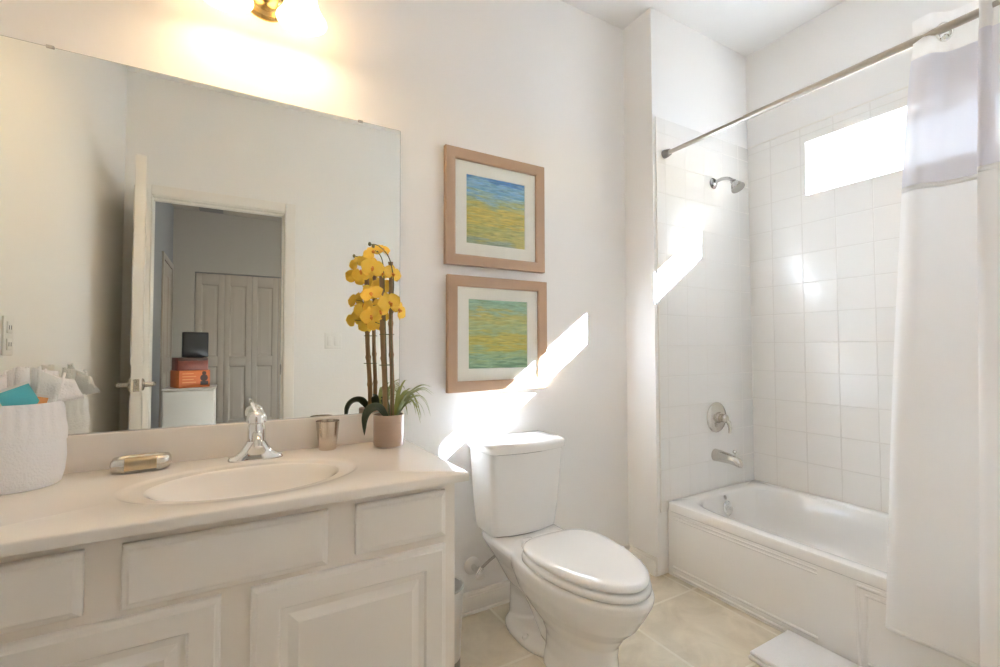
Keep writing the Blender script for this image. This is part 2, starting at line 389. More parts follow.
struct('trim_3', cs, 'trim')
strike = tag(obj('strike_plate', box(DX1-0.0265, DX1-0.0235, YB-0.048, YB-0.018, 0.92, 0.99, r=0.001), 'nickel'), 'small metal strike plate on the right door jamb seen in the mirror', 'strike plate')
# open door, standing along the left wall (local: hinge at origin, leaf toward +y)
def rect_ring(x, y0, y1, z0, z1): return [Vector((x, y0, z0)), Vector((x, y1, z0)), Vector((x, y1, z1)), Vector((x, y0, z1))]
def panel_face(mb, x, sgn, y0, y1, z0, z1):
    """recessed moulded panel drawn as a raised bead and field on one face"""
    loops = []
    for ins, h in ((0.0, 0.0), (0.010, 0.006), (0.020, 0.002), (0.045, 0.005), (0.050, 0.005)):
        loops.append(rect_ring(x + sgn*h, y0+ins, y1-ins, z0+ins, z1-ins))
    mb.loft(loops, cap0=False, cap1=True)
door = sroot('door_1', (-0.522, YB+0.006, 0.0), math.radians(-8.0))
lf = MB().box(0.0, 0.042, 0.0, 0.735, 0.012, 2.045, r=0.002)
for x, s in ((0.0, -1), (0.042, 1)):
    for (y0, y1) in ((0.11, 0.335), (0.40, 0.625)):
        for (z0, z1) in ((0.22, 0.86), (1.02, 1.62), (1.72, 1.93)):
            panel_face(lf, x, s, y0, y1, z0, z1)
leaf = obj('door_leaf', lf, 'door_paint', door, local=True)
for s, x0 in ((1, 0.042), (-1, 0.0)):
    h = MB().lathe([(0.030, 0), (0.030, 0.006), (0.024, 0.010), (0.012, 0.012), (0.010, 0.045)], (x0, 0.675, 0.925), (s, 0, 0), 20)
    h.tube([(x0+s*0.045, 0.680, 0.925), (x0+s*0.050, 0.655, 0.926), (x0+s*0.050, 0.61, 0.927), (x0+s*0.046, 0.57, 0.925)], [0.010, 0.009, 0.008, 0.007], 10)
    obj('door_handle', h, 'nickel', door, local=True)
obj('latch_plate', box(0.009, 0.033, 0.7345, 0.737, 0.895, 0.955, r=0.001).box(0.015, 0.027, 0.737, 0.745, 0.915, 0.937, r=0.002), 'nickel', door, local=True)
for z in (0.25, 1.05, 1.85):
    obj('hinge', MB().tube([(-0.004, -0.004, z-0.04), (-0.004, -0.004, z+0.04)], 0.006, 10).box(-0.002, 0.0, 0.0, 0.03, z-0.04, z+0.04), 'nickel', door, local=True)
# baseboards
def baseboard(name, x0, x1, y0, y1):
    mb = MB(); mb.box(x0, x1, y0, y1, 0, 0.070, r=0.002)
    if abs(x1-x0) > abs(y1-y0): mb.box(x0, x1, y0+0.004, y1, 0.066, 0.088, r=0.004).box(x0, x1, y0-0.007, y1, 0, 0.012, r=0.004)
    elif x0 < 0 or x0 > 1.0 and x0 < 1.7 or True:
        mb.box(x0 + (0.004 if x0 > 0 else 0), x1 - (0.004 if x0 < 0 else 0), y0, y1, 0.066, 0.088, r=0.004)
    struct(name, mb, 'trim')
baseboard('baseboard_front', 0.555, XE, -0.015, 0.0)
baseboard('baseboard_chase', XE-0.015, XE, YP, -0.015)
baseboard('baseboard_left', XL, XL+0.015, YB+0.02, -0.56)
mb = MB().box(DX1+cw, XE, YB, YB+0.015, 0, 0.085, r=0.004); struct('baseboard_rear', mb, 'trim')

# ------------------------------------------------------------------ bedroom seen in the mirror through the doorway
BY = -5.0; BXR = 3.0; BXL = -0.64
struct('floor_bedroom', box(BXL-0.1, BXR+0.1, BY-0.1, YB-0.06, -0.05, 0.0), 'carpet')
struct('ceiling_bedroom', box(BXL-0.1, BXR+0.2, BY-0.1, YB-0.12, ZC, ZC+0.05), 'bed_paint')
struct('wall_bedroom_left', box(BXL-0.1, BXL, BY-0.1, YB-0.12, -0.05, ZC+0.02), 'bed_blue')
CX0, CX1, CZ = -0.415, 0.83, 2.05
cb = MB().box(BXL-0.1, CX0, BY-0.1, BY, -0.05, ZC+0.02).box(CX1, BXR+0.1, BY-0.1, BY, -0.05, ZC+0.02).box(CX0, CX1, BY-0.1, BY, CZ, ZC+0.02).box(CX0, CX1, BY-0.1, BY-0.08, -0.05, CZ)
struct('wall_bedroom_far', cb, 'bed_paint')
rw = MB(); q0, q1, z0, z1 = -4.0, -3.2, 1.15, 2.0
for b in ((q1, YB-0.12, -0.05, ZC+0.02), (BY-0.1, q0, -0.05, ZC+0.02), (q0, q1, -0.05, z0), (q0, q1, z1, ZC+0.02)): rw.box(BXR, BXR+0.12, *b)
struct('wall_bedroom_right', rw, 'bed_paint')
w2 = sroot('added_window', (BXR+0.06, -3.6, z0))  # unseen window, added to let daylight into the bedroom
f2 = MB().box(BXR+0.04, BXR+0.08, q0, q1, z0, z0+0.05, r=0.004).box(BXR+0.04, BXR+0.08, q0, q1, z1-0.05, z1, r=0.004)
f2.box(BXR+0.04, BXR+0.08, q0, q0+0.05, z0, z1, r=0.004).box(BXR+0.04, BXR+0.08, q1-0.05, q1, z0, z1, r=0.004)
obj('window_frame', f2, 'trim', w2); obj('window_pane', box(BXR+0.058, BXR+0.062, q0+0.03, q1-0.03, z0+0.03, z1-0.03), 'glass', w2)
def leaf_xz(mb, x0, x1, y, z0, z1):
    loops = []
    for ins, h in ((0, 0), (0.010, -0.008), (0.022, -0.008), (0.040, -0.001), (0.044, -0.001)):
        loops.append([Vector((x0+ins, y+h, z0+ins)), Vector((x1-ins, y+h, z0+ins)), Vector((x1-ins, y+h, z1-ins)), Vector((x0+ins, y+h, z1-ins))])
    mb.loft(loops, cap0=False, cap1=True)
def framed_leaf(x0, x1, y, z0, z1, panels, thick=0.03):
    """a door leaf facing +y with recessed panels"""
    mb = MB(); mb.box(x0, x1, y-thick, y-0.010, z0, z1)
    st = 0.062
    mb.box(x0, x0+st, y-0.012, y, z0, z1, r=0.002).box(x1-st, x1, y-0.012, y, z0, z1, r=0.002)
    zs = [z0] + [z for p in panels for z in p] + [z1]
    for i in range(0, len(zs), 2): mb.box(x0+st-0.002, x1-st+0.002, y-0.012, y, zs[i], zs[i+1], r=0.002)
    for (a, b) in panels: leaf_xz(mb, x0+st, x1-st, y, a, b)
    return mb
for i in range(4):
    a = CX0 + 0.010 + i*0.306
    n = 'door_%d' % (2+i)
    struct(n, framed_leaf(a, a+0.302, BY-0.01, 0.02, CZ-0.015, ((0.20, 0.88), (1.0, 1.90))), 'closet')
struct('trim_4', box(CX0, CX1, BY-0.06, BY-0.02, CZ-0.016, CZ, r=0.002), 'vent')
# side door with casing on the bedroom's left wall
sc = MB().box(BXL, BXL+0.018, -4.92, -4.855, 0, 2.10, r=0.005).box(BXL, BXL+0.018, -4.10, -4.035, 0, 2.10, r=0.005).box(BXL, BXL+0.018, -4.855, -4.10, 2.035, 2.10, r=0.005)
struct('trim_5', sc, 'closet')
sdm = MB().box(BXL-0.002, BXL+0.008, -4.852, -4.103, 0.01, 2.03, r=0.002)
for (za, zb) in ((0.2, 0.85), (1.0, 1.9)):
    for (ya, yb) in ((-4.78, -4.51), (-4.44, -4.17)): panel_face(sdm, BXL+0.008, 1, ya, yb, za, zb)
struct('door_6', sdm, 'closet')
vent = thing('ceiling_vent', 'dark ceiling air vent above the closet doors, seen in the mirror', 'vent', (-0.25, -4.86, ZC))
vm = MB()
for k in range(6): vm.box(-0.36, -0.14, -4.93+k*0.026, -4.918+k*0.026, ZC-0.012, ZC-0.002, r=0.001)
obj('vent_slats', vm, 'vent', vent); vb = MB()
vb.box(-0.375, -0.125, -4.945, -4.93, ZC-0.010, ZC).box(-0.375, -0.125, -4.79, -4.775, ZC-0.010, ZC).box(-0.375, -0.36, -4.945, -4.775, ZC-0.010, ZC).box(-0.14, -0.125, -4.945, -4.775, ZC-0.010, ZC)
obj('vent_frame', vb, 'vent', vent)
# pale cabinet with cartons and a dark screen
sc_ = thing('low_cabinet', 'pale low cabinet under the orange carton, seen in the mirror', 'cabinet', (-0.335, -3.36, 0))
obj('cabinet_body', box(-0.525, -0.135, -3.56, -3.20, 0.03, 0.735, r=0.012, seg=3), 'grey_white', sc_)
obj('cabinet_top', box(-0.532, -0.128, -3.565, -3.192, 0.735, 0.75, r=0.005), 'grey_white', sc_)
obj('cabinet_door', box(-0.515, -0.145, -3.20, -3.185, 0.06, 0.725, r=0.006), 'grey_white', sc_)
obj('plinth', box(-0.51, -0.15, -3.54, -3.22, 0.0, 0.03), 'dark_plastic', sc_)
AB = math.radians(-24)
ob = thing('orange_carton', 'orange printed carton on the pale cabinet, under the maroon carton', 'box', (-0.335, -3.355, 0.75), AB)
obj('carton', box(-0.125, 0.125, -0.10, 0.10, 0.0, 0.155, r=0.003), 'orange', ob, local=True)
pr = MB()
pr.lathe([(0.032, 0), (0.032, 0.0015)], (0.075, 0.1, 0.085), (0, 1, 0), 14).lathe([(0.018, 0), (0.018, 0.0015)], (0.075, 0.1, 0.128), (0, 1, 0), 12)
pr.box(0.045, 0.11, 0.1, 0.1015, 0.02, 0.055)
obj('carton_print', pr, 'dark_print', ob, local=True)
pl = MB()
for k in range(4): pl.box(-0.10, 0.01-0.02*(k % 2), 0.1, 0.1012, 0.045+k*0.026, 0.052+k*0.026)
obj('carton_lettering', pl, pmat('pale_orange_print', (0.75, 0.30, 0.10), 0.5), ob, local=True)
mbx = thing('maroon_carton', 'dark maroon patterned carton stacked on the orange carton, seen in the mirror', 'box', (-0.335, -3.36, 0.905), AB+0.08)
obj('carton', box(-0.125, 0.115, -0.09, 0.09, 0.0, 0.115, r=0.003), 'maroon', mbx, local=True)
obj('carton_flap', box(-0.122, 0.112, 0.0895, 0.0915, 0.088, 0.113, r=0.0005), 'dark_print', mbx, local=True)
sn = thing('dark_screen', 'black boxy screen standing on the maroon carton, seen in the mirror', 'screen', (-0.30, -3.37, 1.02), AB+0.16)
obj('casing', box(-0.10, 0.105, -0.05, 0.0, 0.004, 0.235, r=0.008), 'black', sn, local=True)
obj('screen_face', box(-0.088, 0.093, 0.0, 0.003, 0.02, 0.222, r=0.002), 'dark_plastic', sn, local=True)
obj('foot', box(-0.06, 0.06, -0.07, 0.03, 0.0, 0.005, r=0.002), 'black', sn, local=True)
# unseen outside ground, added to bounce daylight up to the ceiling
struct('ground', box(3.2, 40, -40, 40, -0.62, -0.6), 'ground')

# ------------------------------------------------------------------ wall switches
ls = thing('light_switch', 'white double rocker light switch on the doorway wall, seen in the mirror', 'light switch', (0.632, YB, 1.155))
obj('switch_plate', box(0.574, 0.690, YB, YB+0.006, 1.098, 1.212, r=0.003), 'white_plastic', ls)
for x in (0.609, 0.655): obj('rocker', box(x-0.016, x+0.016, YB+0.005, YB+0.010, 1.122, 1.188, r=0.002), 'white_plastic', ls)
wo = thing('wall_outlet', 'grey white outlet plate on the left wall beside the mirror, seen in the mirror', 'outlet', (XL, -0.165, 1.14))
obj('outlet_plate', box(XL, XL+0.006, -0.20, -0.13, 1.082, 1.198, r=0.003), 'white_plastic', wo)
for z in (1.115, 1.165):
    s_ = obj('socket', box(XL+0.005, XL+0.009, -0.182, -0.148, z-0.017, z+0.017, r=0.004), 'white_plastic', wo)
    obj('slots', box(XL+0.009, XL+0.0095, -0.174, -0.171, z-0.006, z+0.006).box(XL+0.009, XL+0.0095, -0.159, -0.156, z-0.006, z+0.006), 'dark_plastic', s_)

# ------------------------------------------------------------------ mirror
mir = thing('wall_mirror', 'large frameless wall mirror above the vanity backsplash', 'mirror', (-0.01, -0.003, 0.858))
MX0, MX1, MZ0, MZ1 = XL+0.008, 0.561, 0.8585, 1.9576
mm = MB(); mm.add([(MX0, -0.0060, MZ0), (MX1, -0.0060, MZ0), (MX1, -0.0060, MZ1), (MX0, -0.0060, MZ1)], [(0, 1, 2, 3)])
obj('mirror_glass', mm, 'mirror', mir)
obj('mirror_back', box(MX0-0.0006, MX1+0.0012, -0.0058, -0.0004, MZ0, MZ1+0.0012), 'mirror_edge', mir)
for x in (-0.46, 0.406):
    obj('mirror_clip', box(x-0.009, x+0.009, -0.009, 0.0, MZ1-0.004, MZ1+0.005, r=0.0015), 'nickel', mir)

# ------------------------------------------------------------------ vanity light
vl = thing('vanity_light', 'brass two-shade wall light glowing above the mirror', 'wall light', (0.083, 0.0, 2.30))
bz = 2.315
obj('backplate', MB().lathe([(0.082, 0.0), (0.082, 0.006), (0.074, 0.016), (0.060, 0.020), (0.052, 0.034), (0.036, 0.044), (0.0005, 0.048)], (0.083, -0.001, bz), (0, -1, 0), 40), 'brass', vl)
for sx in (-0.035, 0.182):
    d = sx-0.083
    a = MB().tube([(0.083+0.2*d, -0.045, bz+0.005), (0.083+0.45*d, -0.095, bz+0.03), (0.083+0.8*d, -0.135, bz+0.05), (sx, -0.15, bz+0.045), (sx, -0.15, bz+0.012)], 0.008, 10)
    a.lathe([(0.012, 0.02), (0.026, 0.005), (0.030, -0.018), (0.026, -0.022)], (sx, -0.15, bz), (0, 0, 1), 24)
    obj('arm', a, 'brass', vl)
    s = MB().lathe([(0.028, bz-0.012), (0.036, bz-0.028), (0.044, bz-0.062), (0.053, bz-0.095), (0.066, bz-0.122), (0.078, bz-0.140),
                    (0.074, bz-0.140), (0.062, bz-0.121), (0.049, bz-0.094), (0.040, bz-0.062), (0.033, bz-0.029), (0.025, bz-0.014)], (sx, -0.15, 0), (0, 0, 1), 40, cap0=False, cap1=False)
    sh = obj('lamp_shade', s, 'frost', vl)
    obj('light_bulb', MB().ball((sx, -0.15, bz-0.075), 0.024, 16, (1, 1, 1.25)), 'bulb', sh)
    pd = bpy.data.lights.new('bulb_glow', 'POINT'); pd.energy = BULB_WATTS; pd.color = (1.0, 0.72, 0.42); pd.shadow_soft_size = 0.03
    po = bpy.data.objects.new('bulb_glow', pd); COL.objects.link(po); po.location = (sx, -0.15, bz-0.115)

# ------------------------------------------------------------------ framed pictures
def picture(name, label, cx, cz, w, h, art):
    t = thing(name, label, 'picture', (cx, 0, cz))
    def ring(ins, y): return [Vector((cx-w/2+ins, y, cz-h/2+ins)), Vector((cx+w/2-ins, y, cz-h/2+ins)), Vector((cx+w/2-ins, y, cz+h/2-ins)), Vector((cx-w/2+ins, y, cz+h/2-ins))]
    obj('frame', MB().loft([ring(0.046, -0.002), ring(0.0, -0.002), ring(0.0, -0.022), ring(0.002, -0.025), ring(0.040, -0.022), ring(0.046, -0.019), ring(0.046, -0.008)], cap0=False, cap1=False), 'frame_wood', t, angle=20)
    hw = 0.147; y = -0.010
    mtb = MB(); o_ = ring(0.044, y)
    def ir(a, yy): return [Vector((cx-a, yy, cz-a)), Vector((cx+a, yy, cz-a)), Vector((cx+a, yy, cz+a)), Vector((cx-a, yy, cz+a))]
    mtb.loft([o_, ir(hw+0.002, y), ir(hw, y+0.002), ir(hw, y+0.003)], cap0=False, cap1=False)
    obj('mat_board', mtb, 'mat_board', t, angle=10)
    obj('artwork', box(cx-hw-0.002, cx+hw+0.002, y+0.0022, y+0.004, cz-hw-0.002, cz+hw+0.002), art, t)
    obj('glazing', box(cx-w/2+0.0455, cx+w/2-0.0455, -0.0145, -0.013, cz-h/2+0.0455, cz+h/2-0.0455), 'glass', t)
    return t
A1 = art_mat('painting_blue_over_yellow', [(0.0, (0.36, 0.42, 0.28)), (0.12, (0.58, 0.50, 0.14)), (0.28, (0.46, 0.46, 0.14)), (0.40, (0.66, 0.50, 0.08)), (0.52, (0.56, 0.50, 0.13)), (0.62, (0.40, 0.47, 0.24)), (0.72, (0.34, 0.52, 0.52)), (0.82, (0.16, 0.40, 0.64)), (0.90, (0.30, 0.52, 0.66)), (1.0, (0.07, 0.24, 0.54))], 3.1)
A2 = art_mat('painting_green_and_yellow', [(0.0, (0.14, 0.27, 0.15)), (0.10, (0.30, 0.45, 0.26)), (0.24, (0.38, 0.47, 0.20)), (0.34, (0.56, 0.46, 0.06)), (0.46, (0.55, 0.48, 0.10)), (0.56, (0.40, 0.50, 0.24)), (0.66, (0.50, 0.53, 0.20)), (0.76, (0.56, 0.50, 0.14)), (0.86, (0.40, 0.53, 0.32)), (1.0, (0.30, 0.48, 0.34))], 7.7)
picture('framed_picture', 'upper wood-framed abstract picture, blue band over yellow', 0.997, 1.694, 0.498, 0.495, A1)
picture('framed_picture', 'lower wood-framed abstract picture in green and yellow bands', 1.007, 1.160, 0.498, 0.488, A2)

# ------------------------------------------------------------------ vanity cabinet
VX0, VX1, VY, VZ = XL+0.003, 0.555, -0.536, 0.727
va = thing('vanity_cabinet', 'off-white raised-panel vanity cabinet under the beige countertop', 'cabinet', (0, -0.27, 0))
cbm = MB().box(VX0, VX1, VY, VY+0.02, 0.10, VZ, r=0.0015).box(VX1-0.018, VX1, VY+0.018, -0.003, 0.0, VZ, r=0.0015).box(VX0, VX0+0.018, VY+0.018, -0.003, 0.0, VZ)
cbm.box(VX0+0.018, VX1-0.018, VY+0.018, -0.003, 0.10, 0.115)
obj('carcass', cbm, 'cab_frame', va)
obj('toe_kick', box(VX0+0.018, VX1-0.018, VY+0.06, VY+0.075, 0.0, 0.10), 'cab_frame', va)
def front(mb, x0, x1, z0, z1, loops):
    L = []
    for ins, h in loops:
        y = VY - h
        L.append([Vector((x0+ins, y, z0+ins)), Vector((x1-ins, y, z0+ins)), Vector((x1-ins, y, z1-ins)), Vector((x0+ins, y, z1-ins))])
    return mb.loft(L)
slab = ((0, 0.0005), (0, 0.011), (0.003, 0.014), (0.010, 0.0165), (0.014, 0.019), (0.017, 0.0195))
raised = ((0, 0.0005), (0, 0.012), (0.003, 0.0155), (0.010, 0.0175), (0.013, 0.020), (0.058, 0.020), (0.063, 0.0125), (0.078, 0.0115), (0.082, 0.0125), (0.100, 0.0205), (0.104, 0.0205))
for (a, b) in ((-0.495, -0.249), (0.276, 0.521)):
    obj('drawer_front', front(MB(), a, b, 0.577, 0.703, slab), 'cabinet', va, angle=12)
obj('false_front', front(MB(), -0.190, 0.209, 0.570, 0.702, slab), 'cabinet', va, angle=12)
for (a, b) in ((-0.495, -0.015), (0.043, 0.521)):
    obj('cabinet_door', front(MB(), a, b, 0.13, 0.554, raised), 'cabinet', va, angle=12)

# ------------------------------------------------------------------ countertop with moulded basin
ct = thing('countertop', 'beige cultured-marble vanity countertop with moulded oval basin', 'countertop', (0, -0.28, 0.727))
KX0, KX1, KY0, KY1, KZ = XL+0.001, 0.580, -0.578, -0.002, 0.752
BX, BYc = 0.045, -0.318
OA, OB_, IA, IB = 0.290, 0.194, 0.232, 0.158
def basin_z(x, y):
    r = math.hypot((x-BX)/OA, (y-BYc)/OB_)
    z = 0.0
    if r < 1.0:
        t = min(1, (1-r)/0.06); t = t*t*(3-2*t); z -= 0.004*t
        t = min(1, max(0, (1-r)/0.22)); z -= 0.004*t
    ri = math.hypot((x-BX)/IA, (y-BYc)/IB)
    if ri < 1.0:
        u = 1-ri
        t = min(1, u*u/(u+0.10)/0.70)
        z -= 0.105*(1-(1-t)**2.4)
    return KZ + z
mbc = MB()
def border(ang):
    c, s = math.cos(ang), math.sin(ang)
    ts = []
    if c > 1e-9: ts.append((KX1-BX)/c)
    if c < -1e-9: ts.append((KX0-BX)/c)
    if s > 1e-9: ts.append((KY1-BYc)/s)
    if s < -1e-9: ts.append((KY0-BYc)/s)
    t = min(ts); return BX+c*t, BYc+s*t
angs = sorted(set([2*PI*i/128 for i in range(128)] + [math.atan2(b-BYc, a-BX) % (2*PI) for a in (KX0, KX1) for b in (KY0, KY1)]))
rings = []
for k in [1.0, 0.97, 0.94, 0.90, 0.86, 0.82]:      # outer ellipse radii going in
    rings.append([(BX+OA*k*math.cos(a), BYc+OB_*k*math.sin(a)) for a in angs])
inner = []
for k in [1.0, 0.985, 0.96, 0.92, 0.87, 0.8, 0.7, 0.6, 0.48, 0.36, 0.24, 0.12]:
    inner.append([(BX+IA*k*math.cos(a), BYc+IB*k*math.sin(a)) for a in angs])
bd = [border(a) for a in angs]
def inset(p, d): return (min(max(p[0], KX0), KX1-d), max(p[1], KY0+d))
top = [[Vector((x, y, KZ-0.025)) for x, y in bd], [Vector((x, y, KZ-0.006)) for x, y in bd], [Vector((*inset(q, 0.002), KZ-0.002)) for q in bd], [Vector((*inset(q, 0.006), KZ)) for q in bd]]
mbc.loft(top + [[Vector((x, y, basin_z(x, y))) for x, y in r] for r in rings] + [[Vector((x, y, basin_z(x, y))) for x, y in inner[0]]], cap0=False, cap1=False)
obj('countertop_slab', mbc, 'counter', ct, angle=50)
bs = MB().loft([[Vector((x, y, basin_z(x, y))) for x, y in r] for r in inner], cap0=False, cap1=True)
bas = obj('basin', bs, 'basin', ct, angle=60)
obj('drain', MB().lathe([(0.030, 0.0), (0.030, 0.003), (0.024, 0.005), (0.020, 0.001), (0.0005, 0.002)], (BX, BYc, basin_z(BX, BYc)+0.0005), (0, 0, 1), 28), 'chrome', bas)
obj('backsplash', box(KX0, KX1-0.004, -0.022, -0.001, KZ-0.002, 0.8575, r=0.004, seg=3), 'counter', ct)

# ------------------------------------------------------------------ faucet
FX, FY = 0.068, -0.098
fa = thing('faucet', 'chrome single-lever faucet behind the basin', 'faucet', (FX, FY, KZ))
fz = KZ
def stad(hw, hd, z, n=40, cy=0):
    out = []
    for i in range(n):
        a = 2*PI*i/n; c, s = math.cos(a), math.sin(a)
        e = 2.0/2.6
        out.append(Vector((FX + hw*abs(c)**e*(1 if c >= 0 else -1), FY + cy + hd*abs(s)**e*(1 if s >= 0 else -1), z)))
    return out
fb = MB().loft([stad(0.078, 0.026, fz+0.0002), stad(0.078, 0.026, fz+0.006), stad(0.074, 0.024, fz+0.012), stad(0.060, 0.023, fz+0.017), stad(0.045, 0.024, fz+0.028), stad(0.035, 0.025, fz+0.044), stad(0.027, 0.025, fz+0.058)])
obj('faucet_base', fb, 'chrome', fa)
obj('faucet_body', MB().lathe([(0.026, 0.050), (0.026, 0.100), (0.023, 0.108), (0.023, 0.112)], (FX, FY, fz), (0, 0, 1), 32), 'chrome', fa)
spt = MB().tube([(FX, FY-0.010, fz+0.068), (FX, FY-0.050, fz+0.082), (FX, FY-0.085, fz+0.082), (FX, FY-0.110, fz+0.072), (FX, FY-0.118, fz+0.058)], [0.016, 0.015, 0.013, 0.012, 0.0115], 16)
obj('spout', spt, 'chrome', fa)
hd = MB().lathe([(0.024, 0.112), (0.029, 0.116), (0.029, 0.130), (0.025, 0.142), (0.015, 0.150), (0.0005, 0.153)], (FX, FY, fz), (0, 0, 1), 32)
hd.tube([(FX, FY-0.005, fz+0.140), (FX-0.008, FY+0.004, fz+0.158), (FX-0.014, FY+0.012, fz+0.176)], [0.007, 0.006, 0.0045], 10)
obj('lever_handle', hd, 'chrome', fa)
obj('lift_rod', MB().tube([(FX+0.004, FY+0.032, fz+0.014), (FX+0.004, FY+0.032, fz+0.150)], 0.0028, 8).ball((FX+0.004, FY+0.032, fz+0.153), 0.0055, 10), 'chrome', fa)

# ------------------------------------------------------------------ tumbler, soap dish
tu = thing('steel_tumbler', 'brushed steel tumbler against the backsplash, left of the orchid pot', 'cup', (0.287, -0.070, KZ))
obj('cup', MB().lathe([(0.0270, 0.0), (0.0285, 0.002), (0.034, 0.05), (0.0385, 0.094), (0.0395, 0.098), (0.038, 0.098), (0.0265, 0.006), (0.0005, 0.005)], (0.287, -0.070, KZ+0.0005), (0, 0, 1), 36), 'steel', tu)
sdh = thing('soap_dish', 'oblong brushed metal soap dish with gold interior, left of the basin', 'soap dish', (-0.222, -0.085, KZ), math.radians(4))
def pill(hw, hd, z, n=44):
    out = []
    for i in range(n):
        a = 2*PI*i/n; c, s = math.cos(a), math.sin(a); e = 2/3.2
        out.append(Vector((hw*abs(c)**e*(1 if c >= 0 else -1), hd*abs(s)**e*(1 if s >= 0 else -1), z)))
    return out
obj('dish', MB().loft([pill(0.058, 0.026, 0.0005), pill(0.066, 0.034, 0.005), pill(0.071, 0.039, 0.020), pill(0.069, 0.037, 0.034), pill(0.064, 0.032, 0.041), pill(0.058, 0.026, 0.041), pill(0.055, 0.023, 0.036)], cap1=False), 'nickel', sdh, local=True, angle=60)
obj('dish_lining', MB().loft([pill(0.0552, 0.0232, 0.0362), pill(0.053, 0.021, 0.028), pill(0.048, 0.018, 0.010), pill(0.02, 0.006, 0.009)], cap0=False), 'gold', sdh, local=True, angle=60)
for sg in (-1, 1):
    gb = MB().loft([[Vector((x, sg*y, z)) for x in (-0.036, -0.018, 0.0, 0.018, 0.036)] for y, z in ((0.0372, 0.010), (0.0398, 0.020), (0.0382, 0.034), (0.0330, 0.0418), (0.0260, 0.0418))], closed=False)
    obj('gold_band', gb, 'gold', sdh, local=True, angle=60)

# ------------------------------------------------------------------ cloth basket and what it holds
BKX, BKY = -0.470, -0.118
bk = thing('cloth_basket', 'white round cloth basket on the left end of the countertop', 'basket', (BKX, BKY, KZ))
def bring(r, z, wob=0.0, ph=0.0, n=64, freq=5):
    return [Vector((BKX + 0.93*r*(1+wob*math.sin(freq*2*PI*i/n+ph))*math.cos(2*PI*i/n), BKY + 0.93*r*(1+wob*math.sin(freq*2*PI*i/n+ph))*math.sin(2*PI*i/n), z)) for i in range(n)]
z0 = KZ+0.0005
BH = 0.212
obj('basket_body', MB().loft([bring(0.084, z0), bring(0.089, z0+0.004), bring(0.095, z0+0.03, 0.010), bring(0.098, z0+0.07, 0.012, 0.6), bring(0.096, z0+0.115, 0.010, 1), bring(0.090, z0+0.14, 0.01), bring(0.087, z0+0.02), bring(0.01, z0+0.008)]), 'basket', bk, angle=60)
obj('folded_cuff', MB().loft(
    [bring(0.094, z0+0.118, 0.010, 0.8, n=132), bring(0.0985, z0+0.112, 0.010, 0.8, n=132), bring(0.099, z0+0.14, 0.010, 0.3, n=132), bring(0.094, z0+0.160, 0.026, 0.0, n=132, freq=24), bring(0.091, z0+0.195, 0.026, 0.0, n=132, freq=24), bring(0.088, z0+BH, 0.006, n=132), bring(0.082, z0+BH-0.003, n=132), bring(0.084, z0+0.13, n=132)], cap0=False, cap1=False), 'basket', bk, angle=60)
def rolled_cloth(name, label, base, tip, r, mat, group='rolled washcloths in the basket'):
    b, t = Vector(base), Vector(tip); o = thing(name, label, 'washcloth', b, group=group)
    ax = (t-b); q = Vector((0, 0, 1)).rotation_difference(ax.normalized()); L = ax.length
    mb = MB(); n = 40; turns = 2.6
    rows = []
    for k in range(7):
        zz = L*k/6
        ring = []
        for i in range(n):
            a = turns*2*PI*i/(n-1); rr = r*(0.25+0.75*i/(n-1))*(0.94 if k in (0, 6) else 1.0)
            ring.append(b + q @ Vector((rr*math.cos(a), rr*math.sin(a), zz + (0.003*math.sin(3*a) if k == 6 else 0))))
        rows.append(ring)
    mb.loft(rows, closed=False)
    obj('cloth_roll', mb, mat, o, angle=70, solid=0.004)
    obj('roll_core', MB().tube([b, b+ax*0.985], [r*0.80, r*0.78], 14), mat, o, angle=70)
    return o
zt = z0+BH
rz = z0+0.10
rolled_cloth('rolled_washcloth', 'pale pink rolled washcloth in the basket, behind the teal packet', (-0.494, -0.148, rz), (-0.500, -0.150, zt+0.070), 0.016, 'pink_cloth')
rolled_cloth('rolled_washcloth', 'tall white rolled washcloth standing right of the pale pink roll', (-0.466, -0.120, rz), (-0.470, -0.105, zt+0.088), 0.016, 'towel')
rolled_cloth('rolled_washcloth', 'leftmost white rolled washcloth leaning at the left edge of the basket', (-0.516, -0.117, rz), (-0.530, -0.112, zt+0.068), 0.017, 'towel')
rolled_cloth('rolled_washcloth', 'short white rolled washcloth at the back of the basket against the mirror', (-0.492, -0.088, rz), (-0.494, -0.072, zt+0.080), 0.018, 'towel')
def fold(name, label, c, corners, th, mat):
    """a washcloth folded to a soft pad: four corners, bulging"""
    o = thing(name, label, 'washcloth', c)
    a, b, c2, d = [Vector(p) for p in corners]; n = 10; rows = []
    nr = (b-a).cross(d-a).normalized()
    for layer in (0, 1):
        g = []
        for i in range(n+1):
            u = i/n; row = []
            for j in range(n+1):
                v = j/n
                p = a.lerp(b, u).lerp(d.lerp(c2, u), v)
                bul = (max(0.0, 1-(2*u-1)**4)*max(0.0, 1-(2*v-1)**4))**0.5
                p = p + nr*(th*0.5*bul*(1 if layer else -1) + 0.0035*math.sin(5*u+2*v) + 0.003*math.sin(9*v))
                row.append(p)
            g.append(row)
        rows.append(g)
    mb = MB().loft(rows[0], closed=False).loft(rows[1], closed=False)
    obj('folded_cloth', mb, mat, o, angle=70)
    mb = MB()
    e = [a.lerp(d, t) + nr*(th*0.62*max(0.0, 1-(2*t-1)**4)**0.5) + (b-a)*0.30 for t in [k/12 for k in range(13)]]
    mb.tube(e, 0.0035, 8)
    obj('fold_edge', mb, mat, o, angle=70)
    return o
